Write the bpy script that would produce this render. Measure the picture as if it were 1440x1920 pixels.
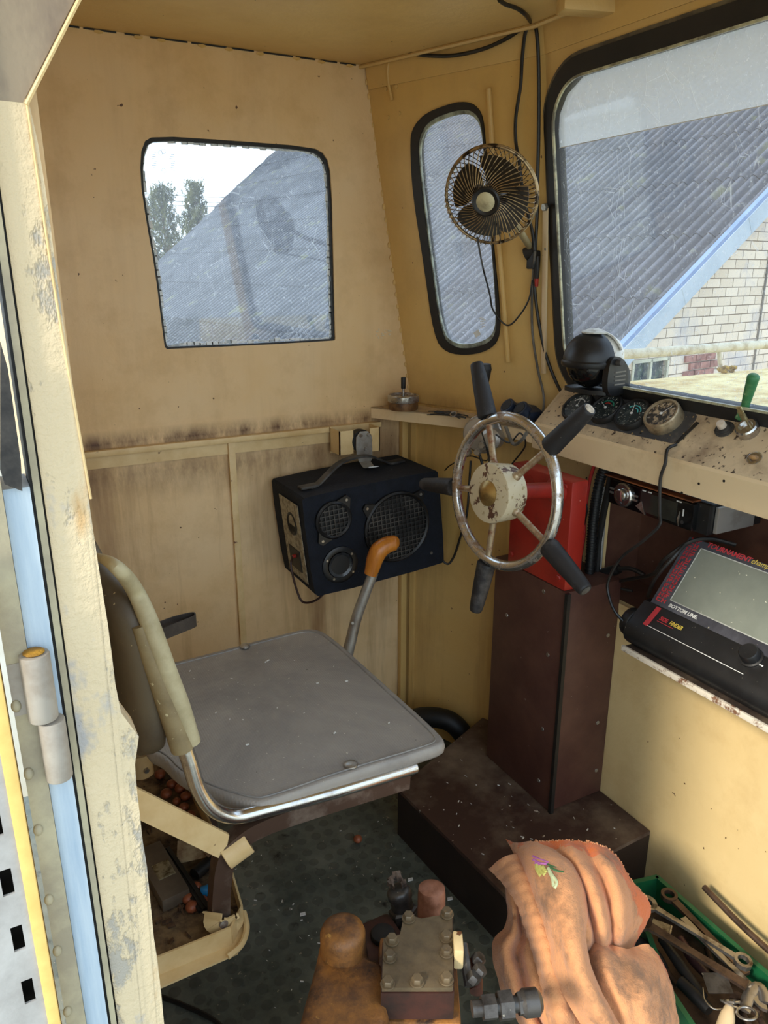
import bpy, bmesh, math, random
from mathutils import Vector, Matrix, Quaternion
from mathutils.geometry import tessellate_polygon
for _o in list(bpy.data.objects): bpy.data.objects.remove(_o)
SC = bpy.context.scene
COL = SC.collection
random.seed(7)
# ------------------------------------------------------------------ camera
CAM_H, PITCH, YAW, FPX = 1.2, math.atan(.319), math.radians(28.6), 1430.0
FW = Vector((math.sin(YAW)*math.cos(PITCH), math.cos(YAW)*math.cos(PITCH), -math.sin(PITCH)))
RT = Vector((math.cos(YAW), -math.sin(YAW), 0))
UP = RT.cross(FW)
CAM = Vector((0, 0, CAM_H))
cd = bpy.data.cameras.new('camera'); cam = bpy.data.objects.new('camera', cd); COL.objects.link(cam)
cam.location = CAM
cam.rotation_euler = Matrix((RT, UP, -FW)).transposed().to_euler()
cd.sensor_fit = 'VERTICAL'; cd.sensor_height = 36; cd.lens = FPX/1920*36
cd.clip_start = .02; cd.clip_end = 300
SC.camera = cam
# ------------------------------------------------------------------ world, sun, exposure
SC.view_settings.view_transform = 'Standard'; SC.view_settings.look = 'None'
SC.view_settings.gamma = 1; SC.view_settings.use_curve_mapping = False
SC.view_settings.exposure = 1.58
wd = bpy.data.worlds.new('sky'); SC.world = wd; wd.use_nodes = True
nt = wd.node_tree; nt.nodes.clear()
wo = nt.nodes.new('ShaderNodeOutputWorld'); bg = nt.nodes.new('ShaderNodeBackground')
tc = nt.nodes.new('ShaderNodeTexCoord'); sx = nt.nodes.new('ShaderNodeSeparateXYZ'); rp = nt.nodes.new('ShaderNodeValToRGB')
nt.links.new(tc.outputs['Generated'], sx.inputs[0]); nt.links.new(sx.outputs['Z'], rp.inputs[0])
nt.links.new(rp.outputs[0], bg.inputs[0]); nt.links.new(bg.outputs[0], wo.inputs[0])
rp.color_ramp.elements[0].position = 0.0; rp.color_ramp.elements[0].color = (.78, .90, .99, 1)
rp.color_ramp.elements[1].position = .6; rp.color_ramp.elements[1].color = (.62, .80, 1.0, 1)
bg.inputs[1].default_value = .78
sd = bpy.data.lights.new('sun', 'SUN'); sun = bpy.data.objects.new('sun', sd); COL.objects.link(sun)
sd.energy = 1.35; sd.angle = math.radians(9.0); sd.color = (1, .93, .80)
SUN_TO = Vector((-.80, -.24, .55)).normalized()
sun.rotation_euler = SUN_TO.to_track_quat('Z', 'Y').to_euler()
sun.location = (-3, -5, 6)

# ------------------------------------------------------------------ helpers: places
def ray(px, py): return FW + RT*((px-720)/FPX) - UP*((py-960)/FPX)
def onz(px, py, z): d = ray(px, py); return CAM + d*((z-CAM_H)/d.z)
def onx(px, py, x): d = ray(px, py); return CAM + d*(x/d.x)
def ony(px, py, y): d = ray(px, py); return CAM + d*(y/d.y)
def onp(px, py, p0, n):
    d = ray(px, py); n = Vector(n); return CAM + d*((Vector(p0)-CAM).dot(n)/d.dot(n))
V = Vector
# ------------------------------------------------------------------ helpers: meshes
def chaikin(pts, n=2, closed=True):
    for _ in range(n):
        out = []
        L = len(pts)
        for i in range(L if closed else L-1):
            a, b = V(pts[i]), V(pts[(i+1) % L])
            out += [a*.75+b*.25, a*.25+b*.75]
        pts = out if closed else [V(pts[0])]+out+[V(pts[-1])]
    return pts
def rrect(w, h, r, n=5, cx=0, cy=0):
    out = []
    for (sx_, sy_, a0) in ((1, 1, 0), (-1, 1, 90), (-1, -1, 180), (1, -1, 270)):
        for i in range(n+1):
            a = math.radians(a0+90*i/n)
            out.append(V((cx+sx_*(w/2-r)+r*math.cos(a), cy+sy_*(h/2-r)+r*math.sin(a))))
    return out
def spline(pts, k=8):
    P = [V(p) for p in pts]
    if len(P) < 3: return P
    out = []
    for i in range(len(P)-1):
        p0 = P[i-1] if i else P[0]*2-P[1]
        p1, p2 = P[i], P[i+1]
        p3 = P[i+2] if i+2 < len(P) else P[-1]*2-P[-2]
        for j in range(k):
            t = j/k
            out.append(.5*((2*p1)+(p2-p0)*t+(2*p0-5*p1+4*p2-p3)*t*t+(3*p1-p0-3*p2+p3)*t**3))
    out.append(P[-1]); return out
def frame(n):
    n = V(n).normalized()
    a = V((0, 0, 1)) if abs(n.z) < .9 else V((1, 0, 0))
    u = a.cross(n).normalized(); return u, n.cross(u), n
class B:
    """collects shapes in world metres; link() makes ONE mesh object"""
    def __init__(s): s.bm = bmesh.new()
    def verts(s, ps): return [s.bm.verts.new(p) for p in ps]
    def face(s, vs):
        try: return s.bm.faces.new(vs)
        except ValueError: return None
    def box(s, lo, hi, bev=0):
        lo, hi = V(lo), V(hi)
        return s.obox((lo+hi)/2, hi-lo, bev=bev)
    def obox(s, c, size, x=(1, 0, 0), y=(0, 1, 0), z=None, bev=0):
        c, x, y = V(c), V(x).normalized(), V(y).normalized()
        z = V(z).normalized() if z is not None else x.cross(y).normalized()
        t = bmesh.new(); bmesh.ops.create_cube(t, size=1)
        M = Matrix((x*size[0], y*size[1], z*size[2])).transposed()
        for v in t.verts: v.co = c + M @ v.co
        if bev: bmesh.ops.bevel(t, geom=list(t.edges), offset=bev, segments=2, affect='EDGES', profile=.6)
        s.add(t); return s
    def add(s, t):
        me = bpy.data.meshes.new('t'); t.to_mesh(me); t.free(); s.bm.from_mesh(me); bpy.data.meshes.remove(me)
    def prism(s, pts, ext, bev=0):
        """closed outline (3-D points) pushed along ext"""
        t = bmesh.new(); ext = V(ext)
        a = [t.verts.new(V(p)) for p in pts]; b = [t.verts.new(V(p)+ext) for p in pts]
        n = len(a)
        t.faces.new(a); t.faces.new(b[::-1])
        for i in range(n): t.faces.new((a[i], b[i], b[(i+1) % n], a[(i+1) % n]))
        if bev:
            es = [e for e in t.edges if len(e.link_faces) == 2 and e.calc_face_angle(0) > .6]
            bmesh.ops.bevel(t, geom=es, offset=bev, segments=2, affect='EDGES')
        s.add(t); return s
    def holed(s, outer, holes, ext):
        """outline with holes (3-D, coplanar) given thickness ext"""
        loops = [[V(p) for p in outer]]+[[V(p) for p in h] for h in holes]
        flat = [p for l in loops for p in l]; ext = V(ext)
        tris = tessellate_polygon(loops)
        a = s.verts(flat); b = s.verts([p+ext for p in flat])
        for t in tris:
            s.face([a[i] for i in t]); s.face([b[i] for i in t][::-1])
        k = 0
        for l in loops:
            n = len(l)
            for i in range(n): s.face((a[k+i], a[k+(i+1) % n], b[k+(i+1) % n], b[k+i]))
            k += n
        return s
    def band(s, outer, inner, ext):
        return s.holed(outer, [inner], ext)
    def tube(s, pts, r, seg=10, sm=8, cap=True, flat=None):
        """round (or flat=(w,h)) section swept along a smooth path; r number or list over pts"""
        rr = r if isinstance(r, (list, tuple)) else None
        P = spline(pts, sm) if sm else [V(p) for p in pts]
        n = len(P); rings = []; prev = None
        for i, p in enumerate(P):
            d = (P[min(i+1, n-1)]-P[max(i-1, 0)]).normalized()
            if prev is None: u = frame(d)[0]
            else:
                u = prev-d*prev.dot(d)
                u = u.normalized() if u.length > 1e-6 else frame(d)[0]
            prev = u; w = d.cross(u)
            if rr:
                f = i/(n-1)*(len(rr)-1); k = min(int(f), len(rr)-2); R = rr[k]+(rr[k+1]-rr[k])*(f-k)
            else: R = r
            ring = []
            for j in range(seg):
                a = 2*math.pi*j/seg
                ca, sa = math.cos(a), math.sin(a)
                if flat: ring.append(p+u*ca*flat[0]+w*sa*flat[1])
                else: ring.append(p+(u*ca+w*sa)*R)
            rings.append(s.verts(ring))
        for i in range(n-1):
            for j in range(seg):
                s.face((rings[i][j], rings[i][(j+1) % seg], rings[i+1][(j+1) % seg], rings[i+1][j]))
        if cap: s.face(rings[0][::-1]); s.face(rings[-1])
        return s
    def ribbon(s, pts, w, t, wd_, sm=6):
        """rectangular strip section: width w along wd_, thickness t"""
        P = spline(pts, sm) if sm else [V(p) for p in pts]; n = len(P); wd_ = V(wd_).normalized(); rings = []
        for i, p in enumerate(P):
            d = (P[min(i+1, n-1)]-P[max(i-1, 0)]).normalized()
            ww = (wd_-d*wd_.dot(d)).normalized(); nn = d.cross(ww)
            rings.append(s.verts([p+ww*w/2+nn*t/2, p-ww*w/2+nn*t/2, p-ww*w/2-nn*t/2, p+ww*w/2-nn*t/2]))
        for i in range(n-1):
            for j in range(4): s.face((rings[i][j], rings[i][(j+1) % 4], rings[i+1][(j+1) % 4], rings[i+1][j]))
        s.face(rings[0][::-1]); s.face(rings[-1]); return s
    def lathe(s, o, ax, prof, seg=24, cap=True, rx=1.0, up=None):
        """prof = [(distance along axis, radius)...]"""
        o = V(o); u, w, n = frame(ax)
        if up is not None:
            w = V(up); w = (w-n*w.dot(n)).normalized(); u = w.cross(n)
        rings = []
        for (h, r) in prof:
            rings.append(s.verts([o+n*h+(u*math.cos(2*math.pi*j/seg)*rx+w*math.sin(2*math.pi*j/seg))*r for j in range(seg)]))
        for i in range(len(rings)-1):
            for j in range(seg): s.face((rings[i][j], rings[i][(j+1) % seg], rings[i+1][(j+1) % seg], rings[i+1][j]))
        if cap: s.face(rings[0][::-1]); s.face(rings[-1])
        return s
    def cyl(s, a, b, r, r2=None, seg=20, bev=0):
        a, b = V(a), V(b); L = (b-a).length; r2 = r if r2 is None else r2
        pr = [(0, r), (L, r2)] if not bev else [(0, r-bev), (bev*.3, r-bev*.3), (bev, r), (L-bev, r2), (L-bev*.3, r2-bev*.3), (L, r2-bev)]
        return s.lathe(a, b-a, pr, seg)
    def hexn(s, c, ax, r, h): return s.lathe(c, ax, [(0, r), (h*.8, r), (h, r*.85)], 6)
    def torus(s, c, n, R, r, seg=48, ts=10):
        u, w, n = frame(n); c = V(c)
        rings = []
        for i in range(seg):
            a = 2*math.pi*i/seg; d = u*math.cos(a)+w*math.sin(a)
            rings.append(s.verts([c+d*(R+r*math.cos(2*math.pi*j/ts))+n*r*math.sin(2*math.pi*j/ts) for j in range(ts)]))
        for i in range(seg):
            for j in range(ts):
                s.face((rings[i][j], rings[(i+1) % seg][j], rings[(i+1) % seg][(j+1) % ts], rings[i][(j+1) % ts]))
        return s
    def ball(s, c, r, sc=(1, 1, 1), sub=2):
        t = bmesh.new(); bmesh.ops.create_icosphere(t, subdivisions=sub, radius=1)
        for v in t.verts: v.co = V(c)+V((v.co.x*r*sc[0], v.co.y*r*sc[1], v.co.z*r*sc[2]))
        s.add(t); return s
    def grid(s, rows, thick=0, closed_u=False):
        """rows of points -> surface (optionally given thickness along its normals)"""
        R = len(rows); C = len(rows[0])
        rows = [[V(p) for p in r] for r in rows]
        def put(rr, flip):
            vs = [s.verts(r) for r in rr]
            for i in range(R-1):
                for j in range(C-1):
                    q = (vs[i][j], vs[i][j+1], vs[i+1][j+1], vs[i+1][j])
                    s.face(q[::-1] if flip else q)
            return vs
        top = put(rows, False)
        if thick:
            low = []
            for i in range(R):
                l = []
                for j in range(C):
                    du = rows[i][min(j+1, C-1)]-rows[i][max(j-1, 0)]; dv = rows[min(i+1, R-1)][j]-rows[max(i-1, 0)][j]
                    n = du.cross(dv); n = n.normalized() if n.length > 1e-12 else V((0, 0, 1))
                    l.append(rows[i][j]-n*thick)
                low.append(l)
            bot = put(low, True)
            for i in range(R-1):
                s.face((top[i][0], top[i+1][0], bot[i+1][0], bot[i][0])); s.face((top[i+1][-1], top[i][-1], bot[i][-1], bot[i+1][-1]))
            for j in range(C-1):
                s.face((top[0][j+1], top[0][j], bot[0][j], bot[0][j+1])); s.face((top[-1][j], top[-1][j+1], bot[-1][j+1], bot[-1][j]))
        return s
    def link(s, name, mat, parent=None, label=None, cat=None, group=None, kind=None, smooth=38, loc=None):
        bm = s.bm
        bmesh.ops.recalc_face_normals(bm, faces=list(bm.faces))
        co = [v.co for v in bm.verts]
        if parent is not None: o0 = wloc(parent)
        elif loc is not None: o0 = V(loc)
        else:
            o0 = V(((min(c.x for c in co)+max(c.x for c in co))/2, (min(c.y for c in co)+max(c.y for c in co))/2, min(c.z for c in co)))
        for v in bm.verts: v.co -= o0
        for f in bm.faces: f.smooth = bool(smooth)
        if smooth:
            a = math.radians(smooth)
            for e in bm.edges:
                if len(e.link_faces) != 2 or e.calc_face_angle(0) > a: e.smooth = False
        me = bpy.data.meshes.new(name); bm.to_mesh(me); bm.free()
        me.materials.append(mat)
        o = bpy.data.objects.new(name, me); COL.objects.link(o)
        if parent is not None: o.parent = parent; LOC[o.name] = o0; o.location = (0, 0, 0)
        else: o.location = o0; LOC[o.name] = o0
        tag(o, label, cat, group, kind)
        return o
LOC = {}
def wloc(o): return LOC[o.name]
def tag(o, label=None, cat=None, group=None, kind=None):
    if label: o['label'] = label
    if cat: o['category'] = cat
    if group: o['group'] = group
    if kind: o['kind'] = kind
def thing(name, label, cat, loc, group=None):
    o = bpy.data.objects.new(name, None); COL.objects.link(o); o.empty_display_size = .05
    o.location = loc; LOC[o.name] = V(loc); tag(o, label, cat, group); return o
def dup(root, loc, rotz=0, label=None, group=None, scale=1):
    r = root.copy(); COL.objects.link(r); r.location = loc; r.rotation_euler = (0, 0, rotz); r.scale = (scale,)*3; LOC[r.name] = V(loc)
    if label: r['label'] = label
    if group: r['group'] = group
    for ch in list(root.children):
        c = ch.copy(); COL.objects.link(c); c.parent = r
        for g in list(ch.children):
            d = g.copy(); COL.objects.link(d); d.parent = c
    return r
def words(b, txt, size, o, xd, yd, shear=0, ext=.0003, bold=0, squeeze=1):
    cu = bpy.data.curves.new('w', 'FONT'); cu.body = txt; cu.size = size; cu.shear = shear; cu.extrude = ext; cu.offset = bold
    ob = bpy.data.objects.new('w', cu); COL.objects.link(ob)
    bpy.context.view_layer.update()
    me = bpy.data.meshes.new_from_object(ob.evaluated_get(bpy.context.evaluated_depsgraph_get()))
    xd, yd = V(xd).normalized(), V(yd).normalized(); zd = xd.cross(yd)
    for v in me.vertices: v.co = V(o)+xd*v.co.x*squeeze+yd*v.co.y+zd*v.co.z
    b.bm.from_mesh(me); bpy.data.meshes.remove(me); bpy.data.objects.remove(ob); bpy.data.curves.remove(cu)
# ------------------------------------------------------------------ helpers: materials
class N:
    def __init__(s, name):
        s.m = bpy.data.materials.new(name); s.m.use_nodes = True; s.t = s.m.node_tree; s.t.nodes.clear()
        s.out = s.new('ShaderNodeOutputMaterial'); s.co = s.new('ShaderNodeTexCoord')
    def new(s, k, **kw):
        n = s.t.nodes.new(k)
        for a, b in kw.items(): setattr(n, a, b)
        return n
    def l(s, a, b): s.t.links.new(a, b)
    def coord(s, scale=(1, 1, 1), rot=(0, 0, 0)):
        m = s.new('ShaderNodeMapping'); m.inputs['Scale'].default_value = scale; m.inputs['Rotation'].default_value = rot
        s.l(s.co.outputs['Object'], m.inputs[0]); return m.outputs[0]
    def noise(s, sc, det=4, rough=.6, scale=(1, 1, 1), dist=0):
        n = s.new('ShaderNodeTexNoise'); n.inputs['Scale'].default_value = sc; n.inputs['Detail'].default_value = det
        n.inputs['Roughness'].default_value = rough; n.inputs['Distortion'].default_value = dist
        s.l(s.coord(scale), n.inputs[0]); return n.outputs[0]
    def ramp(s, f, a, b, ca=(0, 0, 0, 1), cb=(1, 1, 1, 1)):
        r = s.new('ShaderNodeValToRGB'); e = r.color_ramp.elements
        e[0].position = a; e[1].position = b; e[0].color = ca; e[1].color = cb
        s.l(f, r.inputs[0]); return r.outputs[0]
    def mix(s, f, a, b):
        m = s.new('ShaderNodeMix', data_type='RGBA')
        for v, i in ((a, 6), (b, 7)):
            if isinstance(v, tuple): m.inputs[i].default_value = (*v[:3], 1)
            else: s.l(v, m.inputs[i])
        if isinstance(f, (int, float)): m.inputs[0].default_value = f
        else: s.l(f, m.inputs[0])
        return m.outputs[2]
    def math(s, op, a, b=0.0, c=None):
        m = s.new('ShaderNodeMath', operation=op)
        for v, i in ((a, 0), (b, 1)) + (((c, 2),) if c is not None else ()):
            if isinstance(v, (int, float)): m.inputs[i].default_value = v
            else: s.l(v, m.inputs[i])
        return m.outputs[0]
    def bump(s, h, st=.3, d=.002):
        b = s.new('ShaderNodeBump'); b.inputs['Strength'].default_value = st; b.inputs['Distance'].default_value = d
        s.l(h, b.inputs['Height']); return b.outputs[0]
    def bsdf(s, col, rough=.5, metal=0, nrm=None, spec=None, sheen=0, coat=0):
        p = s.new('ShaderNodeBsdfPrincipled')
        for v, k in ((col, 'Base Color'), (rough, 'Roughness'), (metal, 'Metallic')):
            if isinstance(v, tuple): p.inputs[k].default_value = (*v[:3], 1)
            elif isinstance(v, (int, float)): p.inputs[k].default_value = v
            else: s.l(v, p.inputs[k])
        if nrm is not None: s.l(nrm, p.inputs['Normal'])
        if spec is not None: p.inputs['Specular IOR Level'].default_value = spec
        if sheen: p.inputs['Sheen Weight'].default_value = sheen
        if coat: p.inputs['Coat Weight'].default_value = coat
        s.l(p.outputs[0], s.out.inputs[0]); s.p = p; return s.m
def srgb(r, g, b):
    f = lambda c: (c/255/12.92) if c/255 <= .04045 else ((c/255+.055)/1.055)**2.4
    return (f(r), f(g), f(b))
def worn(name, col, col2, sc=8, a=.45, b=.6, rough=.5, metal=0, speck=None, bump=.2, r2=None, sc2=120, sa=.62, sb=.66, stretch=(1, 1, 1)):
    """base colour with patches of a second colour and optional fine specks"""
    n = N(name); f = n.ramp(n.noise(sc, 6, .65, stretch), a, b)
    c = n.mix(f, col, col2)
    if speck: c = n.mix(n.ramp(n.noise(sc2, 3, .5), sa, sb), c, speck)
    rr = rough
    if r2 is not None: rr = n.math('MULTIPLY_ADD', f, r2-rough, rough)
    mm = metal
    if isinstance(metal, tuple): mm = n.math('MULTIPLY_ADD', f, metal[1]-metal[0], metal[0])
    nb = n.bump(n.noise(sc*6, 4), bump, .001) if bump else None
    return n.bsdf(c, rr, mm, nb)
M = {}
def wallpaint(name, base, top, rust_z=None, drips=True, amt=1.0):
    n = N(name)
    g = n.new('ShaderNodeNewGeometry'); sp = n.new('ShaderNodeSeparateXYZ'); n.l(g.outputs['Position'], sp.inputs[0]); z = sp.outputs['Z']
    c = n.mix(n.ramp(n.noise(2.2, 5, .6), .35, .7), base, top)
    c = n.mix(n.math('MULTIPLY', n.ramp(n.noise(7, 6, .7), .48, .72), .35), c, srgb(176, 138, 84))
    if drips:
        dr = n.ramp(n.noise(9, 5, .7, (1, 1, .09)), .50, .74)
        zm = n.math('MULTIPLY_ADD', n.ramp(z, .83, .88, (1, 1, 1, 1), (0, 0, 0, 1)), .8, .2)
        c = n.mix(n.math('MULTIPLY', n.math('MULTIPLY', dr, zm), .75*amt), c, srgb(126, 82, 44))
    if rust_z:
        for (z0, w, st) in rust_z:
            d = n.math('ABSOLUTE', n.math('SUBTRACT', z, z0)); d = n.math('SUBTRACT', 1.0, n.math('DIVIDE', d, w)); d = n.math('MAXIMUM', d, 0.0)
            k = n.math('MULTIPLY', d, n.ramp(n.noise(14, 6, .75, (1, 1, .35)), .36, .62))
            c = n.mix(n.math('MULTIPLY', k, st), c, srgb(84, 50, 28))
    c = n.mix(n.ramp(n.noise(70, 2, .5), .76, .78), c, srgb(96, 64, 40))
    hb = n.math('ADD', n.math('MULTIPLY', n.noise(22, 5, .6), 1.0), n.math('MULTIPLY', n.noise(160, 2), .15))
    return n.bsdf(c, .42, 0, n.bump(hb, .35, .004), spec=.35)
CREAM, OCHRE = srgb(230, 200, 156), srgb(212, 172, 100)
M['wallA'] = wallpaint('old_cream_paint', CREAM, srgb(222, 184, 128), [(.860, .028, 1.0), (.79, .07, .6)])
M['wallB'] = wallpaint('ochre_paint', OCHRE, srgb(212, 178, 118), [(.885, .04, .5)], True, .6)
M['knee'] = wallpaint('clean_cream_paint', srgb(222, 194, 140), srgb(214, 184, 128), None, False)
M['ceil'] = wallpaint('ceiling_paint', srgb(214, 180, 118), srgb(206, 170, 106), None, False)
M['cream'] = worn('cream_painted_steel', srgb(226, 198, 146), srgb(206, 172, 116), 9, .4, .65, .45, bump=.25, speck=srgb(110, 70, 40), sc2=60, sa=.70, sb=.74)
M['dash'] = worn('dirty_dash_paint', srgb(206, 182, 146), srgb(128, 104, 80), 16, .45, .78, .6, bump=.4, speck=srgb(70, 52, 38), sc2=110, sa=.62, sb=.68)
M['lip'] = worn('dash_lip_paint', srgb(224, 198, 156), srgb(190, 158, 116), 7, .5, .75, .5, bump=.2, speck=srgb(90, 62, 40), sc2=70, sa=.72, sb=.75)
M['rubber'] = worn('black_rubber', srgb(16, 15, 14), srgb(34, 30, 27), 12, .4, .7, .55, bump=.3)
M['plastic'] = worn('black_plastic', srgb(20, 20, 21), srgb(34, 34, 35), 20, .45, .75, .4, bump=.15, speck=srgb(120, 112, 100), sc2=260, sa=.72, sb=.76)
M['dustblack'] = worn('dusty_black_rubber', srgb(30, 29, 29), srgb(112, 106, 98), 14, .45, .85, .65, bump=.3)
M['steel'] = worn('dull_steel', srgb(172, 168, 160), srgb(120, 106, 90), 12, .5, .75, .38, .6, bump=.2)
M['chrome'] = worn('worn_chrome', srgb(200, 198, 194), srgb(120, 100, 80), 14, .52, .75, .16, .95, r2=.5, bump=.1)
M['rimchrome'] = worn('pitted_chrome', srgb(206, 204, 200), srgb(140, 112, 84), 34, .50, .64, .2, (.95, .35), r2=.55, bump=.2)
M['rustchrome'] = worn('rusty_chrome', srgb(176, 172, 166), srgb(98, 66, 44), 20, .46, .62, .25, (.9, .2), r2=.7, bump=.3)
M['browntube'] = worn('brown_rusted_tube', srgb(86, 66, 54), srgb(140, 124, 110), 18, .5, .75, .4, .35, bump=.3)
M['screw'] = worn('zinc_screws', srgb(170, 166, 158), srgb(110, 96, 80), 40, .5, .7, .35, .8)
M['wood_brown'] = worn('brown_film_plywood', srgb(72, 42, 35), srgb(92, 60, 48), 10, .4, .7, .5, bump=.25, speck=srgb(120, 104, 94), sc2=90, sa=.74, sb=.77)
M['red'] = worn('red_enamel', srgb(160, 40, 28), srgb(112, 30, 24), 9, .45, .7, .4, bump=.2, speck=srgb(210, 150, 130), sc2=120, sa=.76, sb=.78)
M['white'] = worn('white_marks', srgb(226, 224, 218), srgb(200, 196, 188), 10, .4, .7, .5, bump=0)
M['cable'] = worn('black_cable', srgb(18, 17, 16), srgb(40, 36, 32), 20, .4, .7, .45, bump=0)
M['greycable'] = worn('grey_cable', srgb(80, 76, 68), srgb(120, 112, 100), 20, .4, .7, .45, bump=0)
def glassy(name, haze, scr, tint=(1, 1, 1), dustcol=(.85, .87, .9), fine=160, hz2=0.0):
    n = N(name)
    tr = n.new('ShaderNodeBsdfTransparent'); tr.inputs[0].default_value = (*tint, 1)
    df = n.new('ShaderNodeBsdfDiffuse'); df.inputs[0].default_value = (*dustcol, 1)
    tl = n.new('ShaderNodeBsdfTranslucent'); tl.inputs[0].default_value = (*dustcol, 1)
    gl = n.new('ShaderNodeBsdfGlossy'); gl.inputs[1].default_value = .03
    md = n.new('ShaderNodeMixShader'); md.inputs[0].default_value = .8; n.l(df.outputs[0], md.inputs[1]); n.l(tl.outputs[0], md.inputs[2])
    sp = n.ramp(n.noise(fine, 3, .6), .60, .70)
    s1 = n.ramp(n.noise(60, 4, .7, (1, 1, .12), 2.5), .66, .70)
    w = n.new('ShaderNodeTexVoronoi', feature='DISTANCE_TO_EDGE'); w.inputs['Scale'].default_value = 26
    n.l(n.coord((1, 1, .5)), w.inputs[0])
    s2 = n.math('MULTIPLY', n.math('LESS_THAN', w.outputs[0], .006), n.ramp(n.noise(12, 3), .5, .6))
    cl = n.ramp(n.noise(5, 5, .7), .35, .75)
    f = n.math('MULTIPLY_ADD', sp, scr, haze)
    f = n.math('MULTIPLY_ADD', s1, scr*.6, f)
    f = n.math('MULTIPLY_ADD', s2, scr*1.2, f)
    f = n.math('MULTIPLY_ADD', cl, hz2, f)
    f = n.math('MINIMUM', f, .85)
    m1 = n.new('ShaderNodeMixShader'); n.l(f, m1.inputs[0]); n.l(tr.outputs[0], m1.inputs[1]); n.l(md.outputs[0], m1.inputs[2])
    fr = n.new('ShaderNodeLayerWeight'); fr.inputs[0].default_value = .5
    ff = n.math('MULTIPLY_ADD', n.math('POWER', fr.outputs['Facing'], 5.0), .8, .05)
    m2 = n.new('ShaderNodeMixShader'); n.l(ff, m2.inputs[0]); n.l(m1.outputs[0], m2.inputs[1]); n.l(gl.outputs[0], m2.inputs[2])
    n.l(m2.outputs[0], n.out.inputs[0]); return n.m
M['glassA'] = glassy('scratched_glass', .012, .28, (.95, .98, 1), hz2=.03)
M['glassB'] = glassy('dusty_glass', .05, .34, (.97, .98, 1), fine=240, hz2=.08)
M['glassC'] = glassy('windscreen_glass', .025, .26, (.97, .98, 1), fine=200, hz2=.04)
M['film'] = glassy('hazy_sun_film', .46, .36, (.97, .99, 1), fine=180, hz2=.08)

# ================================================================== STRUCTURE
YA = 1.604; ZC = 1.605; ZS = .86
def secY(z): return (1.433-.158*(z-.94)-.9397*(1.08-.158*(z-.94)))/.342    # where corner panel meets front panel
N1 = V((.9397, .342, .158)); P1 = V((.941, 1.604, .94))
N2 = V((1, 0, .158)); P2 = V((1.08, 1, .94))
def s1(y, z): return V(((1.433-.158*(z-.94)-.342*y)/.9397, y, z))
def s2(y, z): return V((1.08-.158*(z-.94), y, z))
# floor: studded rubber mat
n = N('coin_rubber_mat')
vo = n.new('ShaderNodeTexVoronoi'); vo.inputs['Scale'].default_value = 30; vo.inputs['Randomness'].default_value = 0.15
n.l(n.coord((1, 1, 0)), vo.inputs[0])
disc = n.ramp(vo.outputs['Distance'], .30, .36, (1, 1, 1, 1), (0, 0, 0, 1))
c = n.mix(n.ramp(n.noise(5, 6, .7), .35, .7), srgb(58, 66, 60), srgb(124, 126, 112))
c = n.mix(n.math('MULTIPLY', disc, .4), c, srgb(50, 52, 48))
c = n.mix(n.ramp(n.noise(90, 3, .6), .68, .72), c, srgb(150, 140, 120))
c = n.mix(n.ramp(n.noise(26, 5, .7), .60, .72), c, srgb(18, 18, 16))
M['mat'] = n.bsdf(c, .48, 0, n.bump(n.math('ADD', disc, n.math('MULTIPLY', n.noise(60, 3), .3)), .3, .0015))
b = B(); b.box((-.1, -.3, -.04), (1.16, 1.75, 0)); b.link('floor', M['mat'], kind='structure')
b = B(); b.box((-.25, .0, ZC), (1.25, 1.75, ZC+.03)); b.link('ceiling', M['ceil'], kind='structure')  # unseen overhang past the doorway, added to darken the upper walls and jamb
# left (far) wall with its window
def onA(px, py): return ony(px, py, YA)
wa = [(262, 330), (266, 268), (290, 254), (430, 263), (585, 275), (612, 290), (622, 330), (626, 500), (628.5, 620), (629.5, 637), (625, 639), (470, 648), (325, 654), (310, 655), (307, 640), (290, 500), (275, 420)]
holeA = chaikin([onA(*p) for p in wa], 1)
outA = [V((.06, YA, -.02)), V((.935, YA, -.02)), V((.935, YA, ZS)), V((s1(YA, ZS).x, YA, ZS)), V((s1(YA, ZC).x, YA, ZC)), V((.06, YA, ZC))]
b = B(); b.holed(outA, [holeA], (0, .012, 0)); b.link('wall_left', M['wallA'], kind='structure')
w1 = B().holed([p+V((0, .004, 0)) for p in chaikin([onA(*p) for p in wa], 1)], [[V(((p.x-.55)*.975+.55, YA+.004, (p.z-1.24)*.975+1.2385)) for p in holeA]], (0, .018, 0)).link('window_1', M['rubber'], kind='structure')
b = B(); b.prism([p+V((0, .013, 0)) for p in holeA], (0, .004, 0)); b.link('glass_pane', M['glassA'], w1)
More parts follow.
